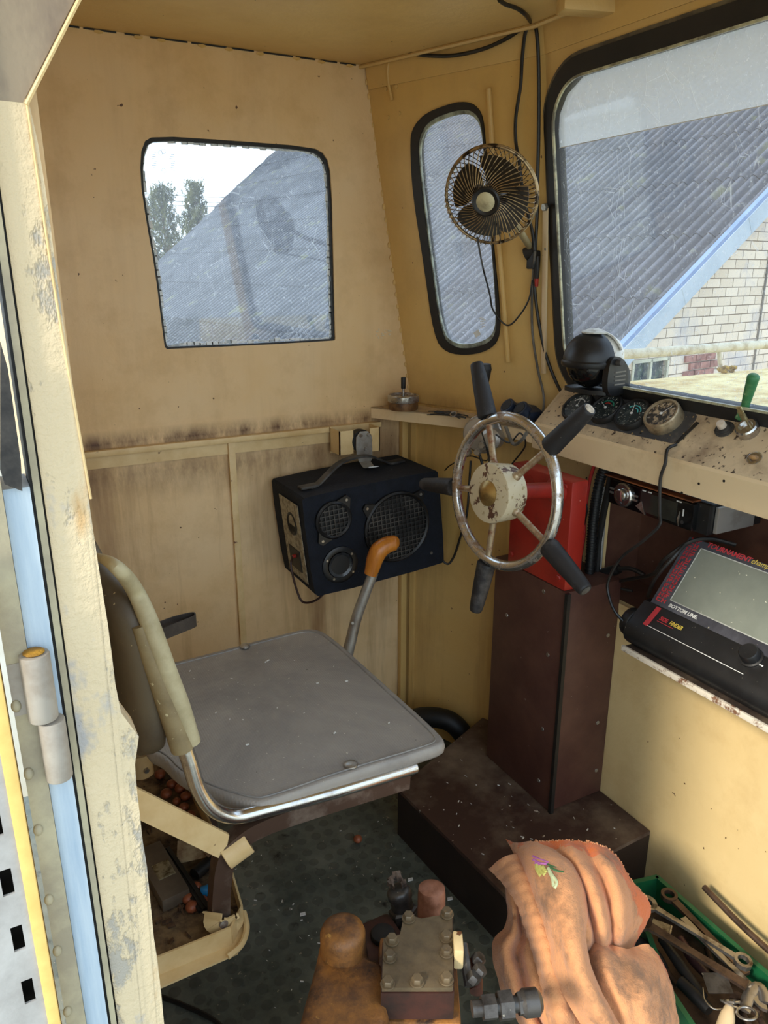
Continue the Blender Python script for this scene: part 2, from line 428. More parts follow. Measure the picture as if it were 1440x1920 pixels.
# white sealant smeared around that pane and the etched glass mark
bb = B(); K = len(holeA)
for i in range(K):
    p, q = holeA[i], holeA[(i+1) % K]; L = (q-p).length; m = max(1, int(L/.012))
    for j in range(m):
        c0 = p.lerp(q, (j+.5)/m); d = (V((.55, YA, 1.24))-c0).normalized()
        bb.obox(c0+d*(.006+random.random()*.004)+V((0, .0115, 0)), (L/m*1.1, .0012, .003+random.random()*.005), x=(q-p), y=(0, 1, 0))
bb.link('sealant', worn('white_sealant', srgb(235, 240, 242), srgb(180, 190, 196), 60, .5, .6, .6), w1)
bb = B()
o = ony(290, 300, YA+.012)
for (dx, dz, s_) in ((.012, .013, .004), (.018, .016, .004), (.016, -.018, .004)):
    bb.torus(o+V((dx, 0, dz)), (0, 1, 0), s_, .0003, 20, 4)
for i in range(16):
    bb.box(o+V((random.choice((-.004, .03))+random.random()*.004, -.0002, .012-random.random()*.03)), o+V((.0, 0, 0))+V((random.choice((-.004, .03))+.006, 0, .012-random.random()*.03))) if False else bb.obox(o+V((-.002+.035*(i % 2)+random.random()*.003, 0, .014-i*.002)), (.006+random.random()*.004, .0003, .0006))
bb.link('etched_mark', M['greycable'], w1)
# lower front wall (faceted) with the recess opening
b = B()
yb = secY(ZS)
lc = V((.935, YA, 0)); lb = V((1.08, 1.206, 0))
d_ = (lb-lc)
b.prism([lc, lb, lb+V((0, 0, ZS+.03)), lc+V((0, 0, ZS+.03))], (.012, .004, 0)); b.link('wall_corner', M['wallB'], kind='structure')
b = B()
b.prism([V((1.08, 1.206, 0)), V((1.08, .2, 0)), V((1.08, .2, .565)), V((1.08, 1.06, .565)), V((1.08, 1.06, .90)), V((1.08, 1.206, .90))], (.012, 0, 0))
b.link('wall_front', M['knee'], kind='structure')
# recess behind the opening (brown board)
b = B()
b.box((1.20, .2, .50), (1.21, 1.09, .95)); b.box((1.085, 1.075, .50), (1.21, 1.09, .95)); b.box((1.0855, .2, .50), (1.21, 1.09, .564))
b.link('trim_1', worn('recess_board', srgb(86, 54, 42), srgb(112, 76, 58), 10, .4, .7, .5, bump=.25, speck=srgb(150, 130, 116), sc2=120, sa=.74, sb=.77), kind='structure')
# upper corner panel with narrow window
def onS1(px, py): return onp(px, py, P1, N1)
F = 3.84
def z3(l): return [(770+x/F, 180+y/F) for x, y in l]
oN = z3([(15, 240), (95, 135), (230, 75), (370, 36), (470, 60), (528, 150), (545, 380), (600, 1080), (645, 1500), (650, 1720), (590, 1820), (440, 1866), (260, 1850), (172, 1730), (100, 1200), (20, 700), (3, 350)])
iN = z3([(70, 290), (120, 195), (240, 130), (400, 92), (478, 125), (520, 210), (545, 500), (592, 1080), (622, 1500), (625, 1690), (575, 1775), (440, 1818), (310, 1808), (225, 1720), (150, 1200), (88, 700), (58, 400)])
hN = chaikin([onS1(*p) for p in oN], 2); hI = chaikin([onS1(*p) for p in iN], 2)
ez = N1.normalized()*.012
b = B(); b.holed([s1(YA, ZS), s1(YA, ZC), s1(secY(ZC), ZC), s1(secY(ZS), ZS)], [hN], ez)
b.link('wall_corner_upper', M['wallB'], kind='structure')
w2 = B().holed([p-N1.normalized()*.004 for p in hN], [[p-N1.normalized()*.004 for p in hI]], N1.normalized()*.02).link('window_2', M['rubber'], kind='structure')
cN = sum(hI, V())/len(hI)
hI2 = [cN+(p-cN)*.965 for p in hI]
B().prism([p+N1.normalized()*.008 for p in hI], N1.normalized()*.004).link('glass_pane', M['glassB'], w2)
B().holed([p-N1.normalized()*.002 for p in hI], [[p-N1.normalized()*.002 for p in hI2]], N1.normalized()*.006).link('pane_edge', worn('greenish_pane_edge', srgb(170, 178, 160), srgb(90, 92, 84), 30, .4, .6, .3), w2)
bb = B()
o = onp(905, 603, P1, N1)-N1.normalized()*.003; ux = V((.342, -.9397, 0)); uz = N1.cross(ux).normalized()
if uz.z < 0: uz = -uz
for i in range(7): bb.obox(o+uz*(.008-i*.0035)+ux*.004*(i % 2), (.012-.001*i, .0018, .0003), x=ux, y=uz)
bb.obox(o-ux*.014-uz*.026, (.016, .012, .0003), x=(ux+uz*.6), y=(uz-ux*.6))
bb.link('etched_mark', M['white'], w2)
# front panel with windscreen
gy0, gy1, gz0, gz1 = .15, 1.188, .992, 1.512
def wsr(y0, y1, z0, z1, r, off=0):
    sc = math.sqrt(1+.158**2)
    pts = rrect(y1-y0, (z1-z0)*sc, r, 8, (y0+y1)/2, 0)
    zc = (z0+z1)/2
    return [s2(p.x, zc+p.y/sc)+N2.normalized()*off for p in pts]
b = B()
b.holed([s2(.0, ZS+.01), s2(.0, ZC), s2(secY(ZC), ZC), s2(secY(ZS), ZS+.01)], [wsr(.13, 1.212, .955, 1.540, .10)], N2.normalized()*.012)
b.link('wall_front_upper', M['wallB'], kind='structure')
w3 = B().holed(wsr(.128, 1.214, .953, 1.543, .10, -.006), [wsr(gy0, gy1, gz0, gz1, .075, -.006)], N2.normalized()*.026).link('window_3', M['rubber'], kind='structure')
B().holed(wsr(.118, 1.2205, .948, 1.549, .105, -.003), [wsr(.13, 1.212, .955, 1.541, .10, -.003)], N2.normalized()*.006).link('outer_lip', worn('grey_rubber_lip', srgb(110, 98, 74), srgb(70, 62, 50), 20, .4, .6, .5), w3)
B().holed(wsr(gy0-.002, gy1+.002, gz0-.002, gz1+.002, .077, -.008), [wsr(gy0+.002, gy1-.002, gz0+.002, gz1-.002, .073, -.008)], N2.normalized()*.004).link('bead', worn('pale_bead', srgb(200, 196, 160), srgb(120, 116, 96), 30, .4, .6, .3), w3)
B().prism(wsr(gy0-.004, gy1+.004, gz0-.004, gz1+.004, .075, .006), N2.normalized()*.005).link('glass_pane', M['glassC'], w3)
fl = [onp(1041, 279, P2, N2), onp(1440, 196, P2, N2)]
k = (fl[1].z-fl[0].z)/(fl[1].y-fl[0].y); zl = lambda y: fl[0].z+k*(y-fl[0].y)
yy = [gy1-.003, gy1-.006, gy1-.03, gy1-.072, gy0+.02]
top = [s2(gy0+.02, gz1-.003), s2(gy1-.072, gz1-.002), s2(gy1-.03, gz1-.022), s2(gy1-.008, gz1-.05), s2(gy1-.003, gz1-.08)]
low = [s2(gy1-.003, zl(gy1)), s2(gy0+.02, zl(gy0+.02))]
B().prism([p-N2.normalized()*-.004 for p in top+low], N2.normalized()*.0012).link('sun_film', M['film'], w3)
B().tube([p+N2.normalized()*.0035 for p in low], .0007, 6, 0).link('film_edge', M['white'], w3)
# ceiling-to-wall trims: header strip along both front facets, seam dabs
b = B()
for (a0, a1, nn) in ((s1(YA-.004, ZC), s1(secY(ZC), ZC), N1), (s2(secY(ZC), ZC), s2(.3, ZC), N2)):
    nn = nn.normalized(); dz = V((nn.x*.158, 0, -1)).normalized()*.045
    b.prism([a0, a1, a1+dz, a0+dz], -nn*.004)
b.link('trim_2', M['wallB'], kind='structure')
b = B()
a0, a1, a2 = V((s1(YA, ZC).x-.012, YA, ZC-.004)), s1(secY(ZC), ZC-.004)-V((.02, 0, 0)), s2(.3, ZC-.004)-V((.02, 0, 0))
b.tube([a0, a1, a2], .004, 6, 0); b.link('trim_3', M['ceil'], kind='structure')
b = B()
for i in range(9):
    x = .28+i*.062+random.random()*.03; b.ball((x, YA-.001, ZC-.004), .004, (2.4, .8, .9), 1)
for i in range(26):
    z = .9+i*.027; b.ball(s1(YA, z)-V((.002, .002, 0)), .0025+random.random()*.002, (.9, .6, 1.8), 1)
b.link('trim_4', M['wallB'], kind='structure')
b = B()
x = .20
while x < .82:
    l_ = random.uniform(.02, .07); b.box((x, YA-.0022, ZC-.0028), (min(x+l_, .825), YA, ZC-.0004)); x += l_+random.uniform(.004, .02)
b.link('trim_16', M['rubber'], kind='structure')
# roof rib seen above the windscreen
b = B(); b.obox((.96, 1.055, ZC-.012), (.13, .035, .024), x=(.95, -.3, 0), y=(.3, .95, 0), bev=.006); b.link('trim_5', M['ceil'], kind='structure')
# rail with angle below the far window and the uprights under it
b = B(); b.box((.06, YA-.016, .838), (.86, YA, .851), bev=.003); b.box((.06, YA-.004, .812), (.86, YA, .84))
b.link('trim_6', M['cream'], kind='structure')
b = B(); b.box((.482, YA-.010, 0), (.4975, YA, .838), bev=.002); b.link('trim_7', M['cream'], kind='structure')
b = B(); b.box((.915, YA-.02, 0), (.932, YA-.002, .86), bev=.003); b.obox((.944, YA-.03, .43), (.014, .012, .86), x=(.342, -.9397, 0), y=(.9397, .342, 0)); b.link('trim_8', M['wallB'], kind='structure')
# rear wall
b = B(); b.box((.035, .53, 0), (.06, YA+.01, ZC)); b.link('wall_rear', M['wallA'], kind='structure')
# sill ledge of the recess with pale edge
b = B(); b.box((1.077, .2, .553), (1.0865, 1.058, .565), bev=.002); b.link('trim_9', M['cream'], kind='structure')

# ------------------------------------------------------------------ door frame beside the camera (left)
jm = worn('peeling_cream_paint', srgb(226, 204, 160), srgb(196, 178, 140), 22, .4, .62, .6, bump=1.0, speck=srgb(160, 120, 60), sc2=40, sa=.68, sb=.74)
n = N('peeling_jamb_paint')
f1 = n.ramp(n.noise(16, 6, .75, (1, 1, .5)), .54, .60)
f2 = n.ramp(n.noise(11, 5, .7, (1, 1, .6)), .56, .63)
c = n.mix(f1, srgb(216, 196, 160), srgb(172, 164, 150)); c = n.mix(n.math('MULTIPLY', f2, .8), c, srgb(160, 162, 168))
c = n.mix(n.math('MULTIPLY', n.ramp(n.noise(30, 4, .6, (1, 1, .3)), .6, .7), .6), c, srgb(196, 146, 76))
hh = n.math('ADD', n.noise(150, 3, .7), n.math('MULTIPLY', f1, -1.0))
M['jamb'] = n.bsdf(c, .6, 0, n.bump(hh, .55, .003))
jt = 1.288
b = B()
js = []
steps = 70
for i in range(steps+1):
    z = -.3+i*(jt+.3)/steps; w = .0665+(.0004*math.sin(z*60)+.0003*math.sin(z*140))
    if z > .875: w = .0665-.0125*min(1, (z-.875)/.03)+.0004*math.sin(z*47) if z < 1.288 else .052
    w += .0 if z < .875 else .0075*max(0, 1-(z-.875)/.4)
    js.append((z, w))
b.prism([V((.032, .5, -.3))]+[V((w, .5+.0006*math.sin(z*90), z)) for z, w in js]+[V((.032, .5, jt))], (0, .028, 0), bev=0)
b.link('door_1', M['jamb'], kind='structure')
M['frame_g'] = worn('grey_cream_frame_paint', srgb(178, 168, 138), srgb(150, 140, 118), 18, .4, .65, .6, bump=.5)
d2 = B().box((.0265, .496, -.3), (.0305, .53, 1.6)).link('door_2', M['frame_g'], kind='structure')
B().box((.0305, .503, -.3), (.032, .53, 1.6)).box((.0249, .499, -.3), (.0266, .53, 1.6)).link('gap_seal', M['rubber'], d2)
# head of the doorway: slanting beam
dv = V((.034, 0, .055)).normalized(); nv = V((-.055, 0, .034)).normalized()
n = N('stained_beam_paint'); c = n.mix(n.ramp(n.noise(14, 6, .7, (1, 1, .4)), .4, .65), srgb(150, 134, 112), srgb(108, 92, 82)); M['beam'] = n.bsdf(c, .6, 0, n.bump(n.noise(60, 4), .4, .002))
s0 = V((.049, .5, 1.286))
b = B(); b.prism([s0, s0+dv*.50, s0+dv*.50+nv*.2, V((-.12, .5, 1.45)), V((-.12, .5, 1.287))], (0, .05, 0), bev=.0015); b.link('door_3', M['beam'], kind='structure')
b = B(); b.tube([s0+V((.0015, -.001, -.001)), s0+dv*.5+V((.002, -.001, 0))], .0013, 6, 0); b.tube([V((.051, .4995, 1.286)), V((.0535, .4995, 1.18)), V((.059, .4995, 1.06))], .0009, 6, 4); b.link('trim_10', M['cream'], kind='structure')
# blue primed strip, pale fillets, yellow edge
M['blue'] = worn('brushed_blue_primer', srgb(158, 178, 196), srgb(186, 200, 210), 14, .35, .6, .55, bump=.4, stretch=(6, 6, .35))
B().box((.0095, .494, -.3), (.0245, .53, 1.074)).link('trim_11', M['blue'], kind='structure')
B().box((-.004, .490, -.3), (.0092, .53, 1.6)).box((-.25, .512, 1.04), (-.0042, .53, 1.6)).link('trim_12', M['frame_g'], kind='structure')
B().box((-.0155, .478, -.3), (-.0075, .53, 1.02), bev=.001).link('trim_13', worn('yellow_edge_paint', srgb(236, 198, 116), srgb(214, 174, 96), 20, .4, .7, .5, bump=.3), kind='structure')
b = B()
for i in range(7): b.ball((-.0025+random.random()*.001, .4895, .62+i*.052+random.random()*.01), .0035, (.9, .8, 1.3), 2)
b.link('trim_14', M['frame_g'], kind='structure')
# slotted grey door panel
sl = []
for i in range(-4, 5):
    q_ = ony(13+18.5*0, 1655, .48); z = q_.z-i*.0478; x = q_.x+.0004*i
    sl.append([V((x-.0036, .48, z-.0105)), V((x+.0036, .48, z-.0105)), V((x+.0036, .48, z+.0105)), V((x-.0036, .48, z+.0105))])
b = B(); b.holed([V((-.2, .48, -.3)), V((-.0155, .48, -.3)), V((-.0155, .48, 1.05)), V((-.2, .48, 1.05))], sl, (0, .002, 0))
M['doorgrey'] = worn('grey_white_door_paint', srgb(178, 176, 172), srgb(150, 146, 142), 14, .4, .65, .6, bump=.5)
dd = b.link('door_4', M['doorgrey'], kind='structure')
B().box((-.2, .50, -.3), (-.0155, .51, 1.05)).link('dark_backing', M['rubber'], dd)  # black sheet added behind the slots so the openings look dark
# black rubber flap hanging at the door edge and the hinge
fb = B(); fb.prism([ony(*p, .492) for p in ((0, 640), (14, 690), (24, 760), (38, 860), (41, 918), (33, 915), (8, 905), (0, 880))], (0, -.004, 0), bev=.001)
fb.link('rubber_flap', M['dustblack'], label='black rubber flap hanging on the door frame above the pale blue strip', cat='rubber flap')
h = thing('door_hinge', 'painted grey barrel hinge standing on the pale blue strip of the door frame', 'hinge', (.017, .487, .86))
M['hinge'] = worn('grey_hinge_paint', srgb(164, 156, 144), srgb(132, 120, 106), 20, .4, .65, .5, bump=.3)
B().cyl((.0125, .486, .921), (.0125, .486, .968), .0092, bev=.001).link('upper_knuckle', M['hinge'], h)
B().cyl((.0165, .486, .874), (.0165, .486, .919), .0085, bev=.001).link('lower_knuckle', M['hinge'], h)
B().ball((.0125, .486, .969), .0068, (1, 1, .25)).link('grease_cap', worn('yellow_grease', srgb(170, 124, 30), srgb(120, 84, 20), 60, .4, .6, .7, bump=1), h)
B().box((-.004, .4895, .925), (.0125, .4925, .962)).link('leaf_plate', M['hinge'], h)
# ================================================================== OUTSIDE
az = math.radians(28.6-36.7)
EE = V((math.sin(az), math.cos(az), 0)); HH = V((math.cos(az), -math.sin(az), 0))
SS = HH*math.cos(math.radians(33))+V((0, 0, math.sin(math.radians(33)))); NN = SS.cross(EE).normalized()
if NN.z < 0: NN = -NN
PR = V((6.808, 5.809, 1.247)); WP = CAM+ray(1350, 550)*8.4
n = N('grey_field'); M['ground'] = n.bsdf(n.mix(n.ramp(n.noise(.6, 6, .7), .4, .65), srgb(176, 172, 156), srgb(160, 150, 128)), .9)
B().box((-40, -40, -1.5), (60, 70, -1.4)).link('ground', M['ground'], kind='structure')
bl = thing('neighbouring_building', 'white brick house with a steep grey corrugated roof standing outside the windows', 'building', (8, 8, -1.4))
n = N('asbestos_slate')
c = n.mix(n.ramp(n.noise(1.2, 8, .75), .35, .68), srgb(66, 68, 74), srgb(108, 110, 118))
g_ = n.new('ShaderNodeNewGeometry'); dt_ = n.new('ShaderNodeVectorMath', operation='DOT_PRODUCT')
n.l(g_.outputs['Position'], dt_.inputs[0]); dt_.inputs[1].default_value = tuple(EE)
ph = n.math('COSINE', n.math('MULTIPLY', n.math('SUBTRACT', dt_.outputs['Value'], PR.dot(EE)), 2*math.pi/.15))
c = n.mix(n.math('MULTIPLY', n.ramp(ph, 0.0, 1.0, (1, 1, 1, 1), (0, 0, 0, 1)), .7), c, srgb(54, 56, 62))  # grooves darkened in the colour to stand in for shade between corrugations
c = n.mix(n.math('MULTIPLY', n.ramp(n.noise(26, 5, .8), .50, .60), .7), c, srgb(70, 72, 76))
c = n.mix(n.math('MULTIPLY', n.ramp(n.noise(2.4, 4, .6), .6, .7), .5), c, srgb(104, 106, 74))
c = n.mix(n.ramp(n.noise(55, 3, .7), .66, .72), c, srgb(178, 182, 190))
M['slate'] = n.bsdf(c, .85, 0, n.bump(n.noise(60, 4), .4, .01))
rb = B(); per = .15; amp = .030
smin, smax, L = -4.2, 9.0, 1.2
row = 0; s_ = smin
emax = lambda s: 15.45+(s)*.46
while s_ < smax:
    rows_ = []
    nn_ = int((emax(smax)+.05)/per*6)
    for (ss, lift) in ((s_, .012), (s_+.02, .0118), (s_+L*.5, .006), (min(s_+L+.12, smax+.1), 0.0)):
        r_ = []
        for i in range(nn_+1):
            e = min(-.05+i*per/6, emax(ss))
            r_.append(PR+EE*e+SS*ss+NN*(lift+amp*math.cos(2*math.pi*(e)/per)-.045))
        rows_.append(r_)
    rb.grid(rows_, .008); s_ += L; row += 1
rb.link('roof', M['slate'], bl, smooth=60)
# sloping verge boards
vb = B()
for (o_, wv, tv, lo_) in ((0.0, .05, .05, -.01),):
    vb.obox(PR-EE*.10+SS*2.4+NN*.0, (13.4, .06, .05), x=SS, y=EE)
vb.link('verge_cap', worn('pale_blue_verge_metal', srgb(108, 130, 166), srgb(124, 144, 176), 3, .4, .6, .5), bl)
vb = B(); vb.obox(PR-EE*.13+SS*2.4-NN*.115, (13.4, .02, .19), x=SS, y=EE)
for i in range(7):
    vb.obox(PR-EE*.142+SS*(-3+i*1.3)-NN*.115, (.012, .004, .19), x=SS, y=EE)
vb.link('barge_board', worn('white_barge_board', srgb(168, 180, 188), srgb(150, 164, 174), 2, .4, .6, .5), bl)
# gable wall of white bricks
n = N('white_silicate_brick')
br = n.new('ShaderNodeTexBrick'); br.offset = .5
br.inputs['Color1'].default_value = (*srgb(230, 214, 190), 1); br.inputs['Color2'].default_value = (*srgb(212, 194, 168), 1); br.inputs['Mortar'].default_value = (*srgb(120, 104, 84), 1)
br.inputs['Scale'].default_value = 1; br.inputs['Mortar Size'].default_value = .0055; br.inputs['Brick Width'].default_value = .262; br.inputs['Row Height'].default_value = .1; br.inputs['Bias'].default_value = -.2
g = n.new('ShaderNodeNewGeometry')
dt = n.new('ShaderNodeVectorMath', operation='DOT_PRODUCT'); n.l(g.outputs['Position'], dt.inputs[0]); dt.inputs[1].default_value = tuple(HH)
sp = n.new('ShaderNodeSeparateXYZ'); n.l(g.outputs['Position'], sp.inputs[0]); cb = n.new('ShaderNodeCombineXYZ')
n.l(dt.outputs['Value'], cb.inputs[0]); n.l(sp.outputs['Z'], cb.inputs[1]); n.l(cb.outputs[0], br.inputs['Vector'])
c = n.mix(n.math('MULTIPLY', n.ramp(n.noise(1.1, 5, .7), .5, .62), .45), br.outputs[0], srgb(150, 156, 172))
M['brick'] = n.bsdf(c, .85, 0, n.bump(br.outputs[1], -.3, .01))
wp = WP+EE*.05
def gw(h_, z): return V((0, 0, z))+ (wp+HH*h_-V((0, 0, wp.z)))
h0 = (PR-wp).dot(HH)
def zr(h_): return PR.z+(h_-h0)*math.tan(math.radians(33))-.16
pts = [gw(-3.2, -1.45), gw(9.5, -1.45), gw(9.5, zr(9.5)), gw(h0-2.9, zr(h0-2.9)), gw(-3.2, zr(-3.2)) if zr(-3.2) > -1.4 else gw(h0-2.95, zr(h0-2.95))]
wn = [onp(*p, wp, EE) for p in ((1187, 679), (1252, 673), (1252, 712), (1187, 718))]
wn = [V((wn[0].x, wn[0].y, wn[0].z)), V((wn[1].x, wn[1].y, wn[0].z)), V((wn[1].x, wn[1].y, wn[0].z-.24)), V((wn[0].x, wn[0].y, wn[0].z-.24))]
B().holed(pts, [wn], EE*.25).link('gable_wall', M['brick'], bl)
fr = B(); c_ = sum(wn, V())/4; wx = wn[1]-wn[0]
for k_ in (0, .5, 1): fr.obox(wn[0].lerp(wn[1], k_)+V((0, 0, -.12))-EE*0, (.035, .03, .26), x=wx, y=EE)
for zz in (0, -.24): fr.obox((wn[0]+wn[1])/2+V((0, 0, zz)), (wx.length+.04, .03, .035), x=wx, y=EE)
wf = fr.link('basement_window', worn('pale_window_frame', srgb(206, 204, 176), srgb(180, 178, 156), 9, .4, .6, .5), bl)
n = N('dark_pane'); mm_ = n.bsdf(n.mix(n.ramp(n.noise(9, 5, .7), .45, .6), srgb(44, 58, 66), srgb(96, 112, 96)), .15)
B().prism([p+EE*.05 for p in wn], EE*.01).link('pane', mm_, wf)
# red brick patch
rp_ = B()
a_ = onp(1287, 668, wp, EE); 
for i in range(4):
    for j in range(3):
        rp_.obox(a_+HH*(.05+.2*j+.1*(i % 2))+V((0, 0, -.03-.085*i))-EE*.015, (.18, .03, .07), x=HH, y=EE)
rp_.link('red_brick_patch', worn('reddish_brick', srgb(168, 118, 104), srgb(120, 76, 64), 9, .4, .6, .8), bl)
# downpipe strip on the gable
B().cyl(gw(1.02, -1.4), gw(1.02, zr(1.02)), .018).link('wall_cable', M['greycable'], bl)
# front deck of the vehicle beyond the windscreen, with its hand rail
n = N('gritty_yellow_deck'); c = n.mix(n.ramp(n.noise(9, 7, .8, (1, 2.2, 1)), .42, .66), srgb(250, 230, 168), srgb(196, 154, 88)); c = n.mix(n.ramp(n.noise(60, 4, .7), .58, .68), c, srgb(222, 210, 176))
M['deck'] = n.bsdf(c, .8, 0, n.bump(n.noise(90, 4), .6, .003))
B().box((1.216, -1.2, .80), (3.6, 1.41, .93), bev=.01).link('front_deck', M['deck'], label='gritty yellow front deck of the vehicle outside the windscreen', cat='vehicle deck')
M['rail'] = worn('flaking_rail_paint', srgb(214, 204, 176), srgb(176, 158, 122), 30, .45, .65, .6, bump=.5)
t = thing('hand_rail', 'cream painted tube rail running along the far edge of the yellow deck', 'rail', (2.2, 1.42, .93))
B().tube([(1.30, 1.42, .995), (3.5, 1.42, .995)], .0125, 12, 0).link('rail_tube', M['rail'], t)
for x in (1.815, 2.9): B().cyl((x, 1.405, .9305), (x, 1.42, .984), .006).link('rail_post', M['rail'], t)
# lichen clump, pines, wires
M['lichen'] = worn('orange_lichen', srgb(186, 150, 60), srgb(120, 96, 50), 60, .4, .6, .9, bump=1)
b = B()
for i in range(14): b.ball((1.80+random.random()*.05, 1.385+random.random()*.02, .933+random.random()*.012), .007+random.random()*.004, (1, 1, .8), 1)
b.link('lichen_clump', M['lichen'], kind='stuff', label='orange lichen clump growing at the foot of the rail post', cat='lichen')
M['pine'] = worn('pine_needles', srgb(34, 46, 24), srgb(104, 104, 56), 1.5, .35, .65, .8, bump=0)
M['bark'] = worn('pine_bark', srgb(104, 78, 56), srgb(70, 54, 42), 4, .4, .6, .9)
def pine(px, y, ztop, spread, label, seed):
    R = random.Random(seed)
    base = ony(px, 504, y); base.z = -1.4
    t = thing('pine_tree', label, 'tree', base, 'pines beyond the roof')
    B().tube([base, base+V((.1, 0, (ztop+1.4)*.6)), base+V((0, 0, ztop+1.3))], [.16, .1, .03], 8, 4).link('trunk', M['bark'], t)
    fb_ = B(); br_ = B(); H_ = ztop+1.4
    z = -.3
    while z < ztop:
        k = (z+1.4)/H_; rad = spread*(1.05-k)**.7
        for q in range(7):
            a = R.random()*6.28; ln = rad*(.6+R.random()*.5)
            tip = V((base.x+math.cos(a)*ln, base.y+math.sin(a)*ln, z+ln*.45))
            br_.tube([V((base.x, base.y, z)), (V((base.x, base.y, z))+tip)/2-V((0, 0, .05)), tip], [.03, .01], 5, 2)
            for m in range(12):
                f = .35+.65*R.random(); c0 = V((base.x, base.y, z)).lerp(tip, f)+V((R.uniform(-.25, .25), R.uniform(-.25, .25), R.uniform(-.1, .25)))
                sh = V((R.gauss(0, .35), R.gauss(0, .35), 1)).normalized()*R.uniform(.15, .38)
                for w in range(16):
                    k3 = R.random(); d = (V((R.gauss(0, 1), R.gauss(0, 1), R.gauss(.5, .5))).normalized()*R.uniform(.07, .12)*(1.2-k3*.6))+sh*.12
                    u_ = d.cross(V((R.random(), R.random(), R.random()))).normalized()*.013; 
                    o3 = c0+sh*k3; v_ = fb_.verts([o3-u_, o3+u_, o3+d]); fb_.face(v_)
        z += .30
    br_.link('branches', M['bark'], t, smooth=0, kind='stuff'); fb_.link('needles', M['pine'], t, smooth=0)
pine(312, 27, 3.45, 1.25, 'bushy pine tree standing clear of the roof edge', 3)
pine(375, 31, 3.9, 1.3, 'pine tree half hidden behind the grey roof edge', 5)
b = B()
for zz in (4.35, 4.12, 3.95): b.tube([(-4, 33, zz), (6, 35, zz-.15), (16, 37, zz)], .012, 5, 6)
b.link('overhead_wires', M['greycable'], label='thin overhead wires crossing the sky above the pines', cat='wires')
# ================================================================== DASHBOARD AND FRONT
DF, DN = V((1.0, 1, .90)), V((-.072, 0, .075)).normalized()
DU = V((.075, 0, .072)).normalized()                      # up the sloping face
def ond(px, py, off=0): return onp(px, py, DF, DN)+DN*off
t = thing('dashboard', 'grimy cream sloping dashboard running under the windscreen', 'dashboard', (1.04, .7, .853))
prof = [(1.0, .853), (1.0, .898), (1.002, .9025), (1.072, .9695), (1.076, .972), (1.088, .972), (1.088, .853)]
B().prism([V((x, 1.198, z)) for x, z in prof[2:]], (0, -1.0, 0)).link('sloping_top', M['dash'], t)
B().prism([V((x, 1.198, z)) for x, z in [(.9985, .853), (.9985, .899), (1.003, .9035), (1.003, .853)]], (0, -1.0, 0)).box((.999, .2, .851), (1.03, 1.198, .8545)).link('front_lip', M['lip'], t)
B().box((1.03, .2, .840), (1.055, 1.07, .8545), bev=.002).link('lower_lip', M['lip'], t)
for px, py in ((1310, 907), (1357, 902), (1278, 924)):
    p = onx(px, py, .998); B().cyl(p, p+V((.001, 0, 0)), .0022, seg=10).link('screw_hole', M['cable'], t)
# corner shelf
t = thing('corner_shelf', 'narrow cream corner shelf with a turned down front lip under the slim window', 'shelf', (.95, 1.4, .86))
fa, fb_, fc = onz(671, 764, .886), V((.965, 1.385, .886)), V((.9985, 1.199, .886))
fa = V((.838, YA-.002, .886))
bk = [V((.9985, 1.199, .886)), V((1.068, 1.2235, .886)), V((s1(1.24, .886).x-.002, 1.24, .886)), V((s1(YA-.004, .886).x-.002, YA-.002, .886))]
B().prism([fa, fb_]+bk, (0, 0, -.003)).link('shelf_top', M['dash'], t)
B().prism([fa, fb_, fc, fc+V((.003, 0, 0)), fb_+V((.003, .001, 0)), fa+V((.003, 0, 0))], (0, 0, -.026)).link('front_lip', M['lip'], t)
# gauge panel
def disc_gauge(name_c, px, py, r, face, lift=.0, bezel='plastic', needle=0, parent=None):
    c = ond(px, py, .0015)
    g = B(); g.lathe(c, DN, [(0, r), (.007+lift, r), (.010+lift, r-.002), (.010+lift, r-.005), (.006+lift, r-.006)], 36)
    g_ = g.link('gauge', M[bezel], parent, label=name_c)
    B().lathe(c+DN*(.0062+lift), DN, [(0, r-.006), (.0004, r-.006)], 32).link('dial', face, g_)
    nb = B(); o = c+DN*(.0072+lift); yx = V((0, -1, 0))
    for k_ in range(11):
        a = math.radians(215-k_*25); d = yx*math.cos(a)+DU*math.sin(a)
        nb.obox(o+d*(r-.0105), (.004, .0008, .0002), x=d, y=DN.cross(d))
    nb.link('dial_marks', M['white'], g_)
    nb = B(); a = math.radians(needle); d = yx*math.cos(a)+DU*math.sin(a)
    nb.obox(o+d*(r*.3)+DN*.0005, (r*.65, .0009, .0003), x=d, y=DN.cross(d)); nb.cyl(o, o+DN*.0015, .0025, seg=12)
    nb.link('needle', M['white'], g_)
    return c, o, yx, g_
dial = worn('dusty_dial', srgb(34, 40, 40), srgb(78, 86, 84), 60, .5, .75, .35, bump=0, speck=srgb(150, 150, 140), sc2=300)
dial2 = worn('mudspattered_dial', srgb(44, 38, 32), srgb(176, 154, 122), 110, .50, .60, .5, bump=.3)
M['bezel4'] = worn('tarnished_bezel', srgb(176, 158, 128), srgb(90, 70, 50), 40, .45, .7, .35, .6)
t = thing('gauge_panel', 'black instrument plate with a row of four round gauges set in the sloping dashboard', 'instrument panel', (1.045, 1.01, .92))
pl = [ond(*p, .0) for p in ((1083, 733), (1296, 770), (1308, 778), (1304, 790), (1268, 830), (1258, 832), (1046, 783))]
pl = chaikin(pl, 1)
M['panel'] = worn('grimy_black_panel', srgb(62, 62, 64), srgb(124, 114, 100), 30, .5, .8, .5, bump=.2, speck=srgb(170, 140, 90), sc2=150, sa=.66, sb=.7)
B().prism(pl, DN*.0016).link('panel_plate', M['panel'], t)
G = []
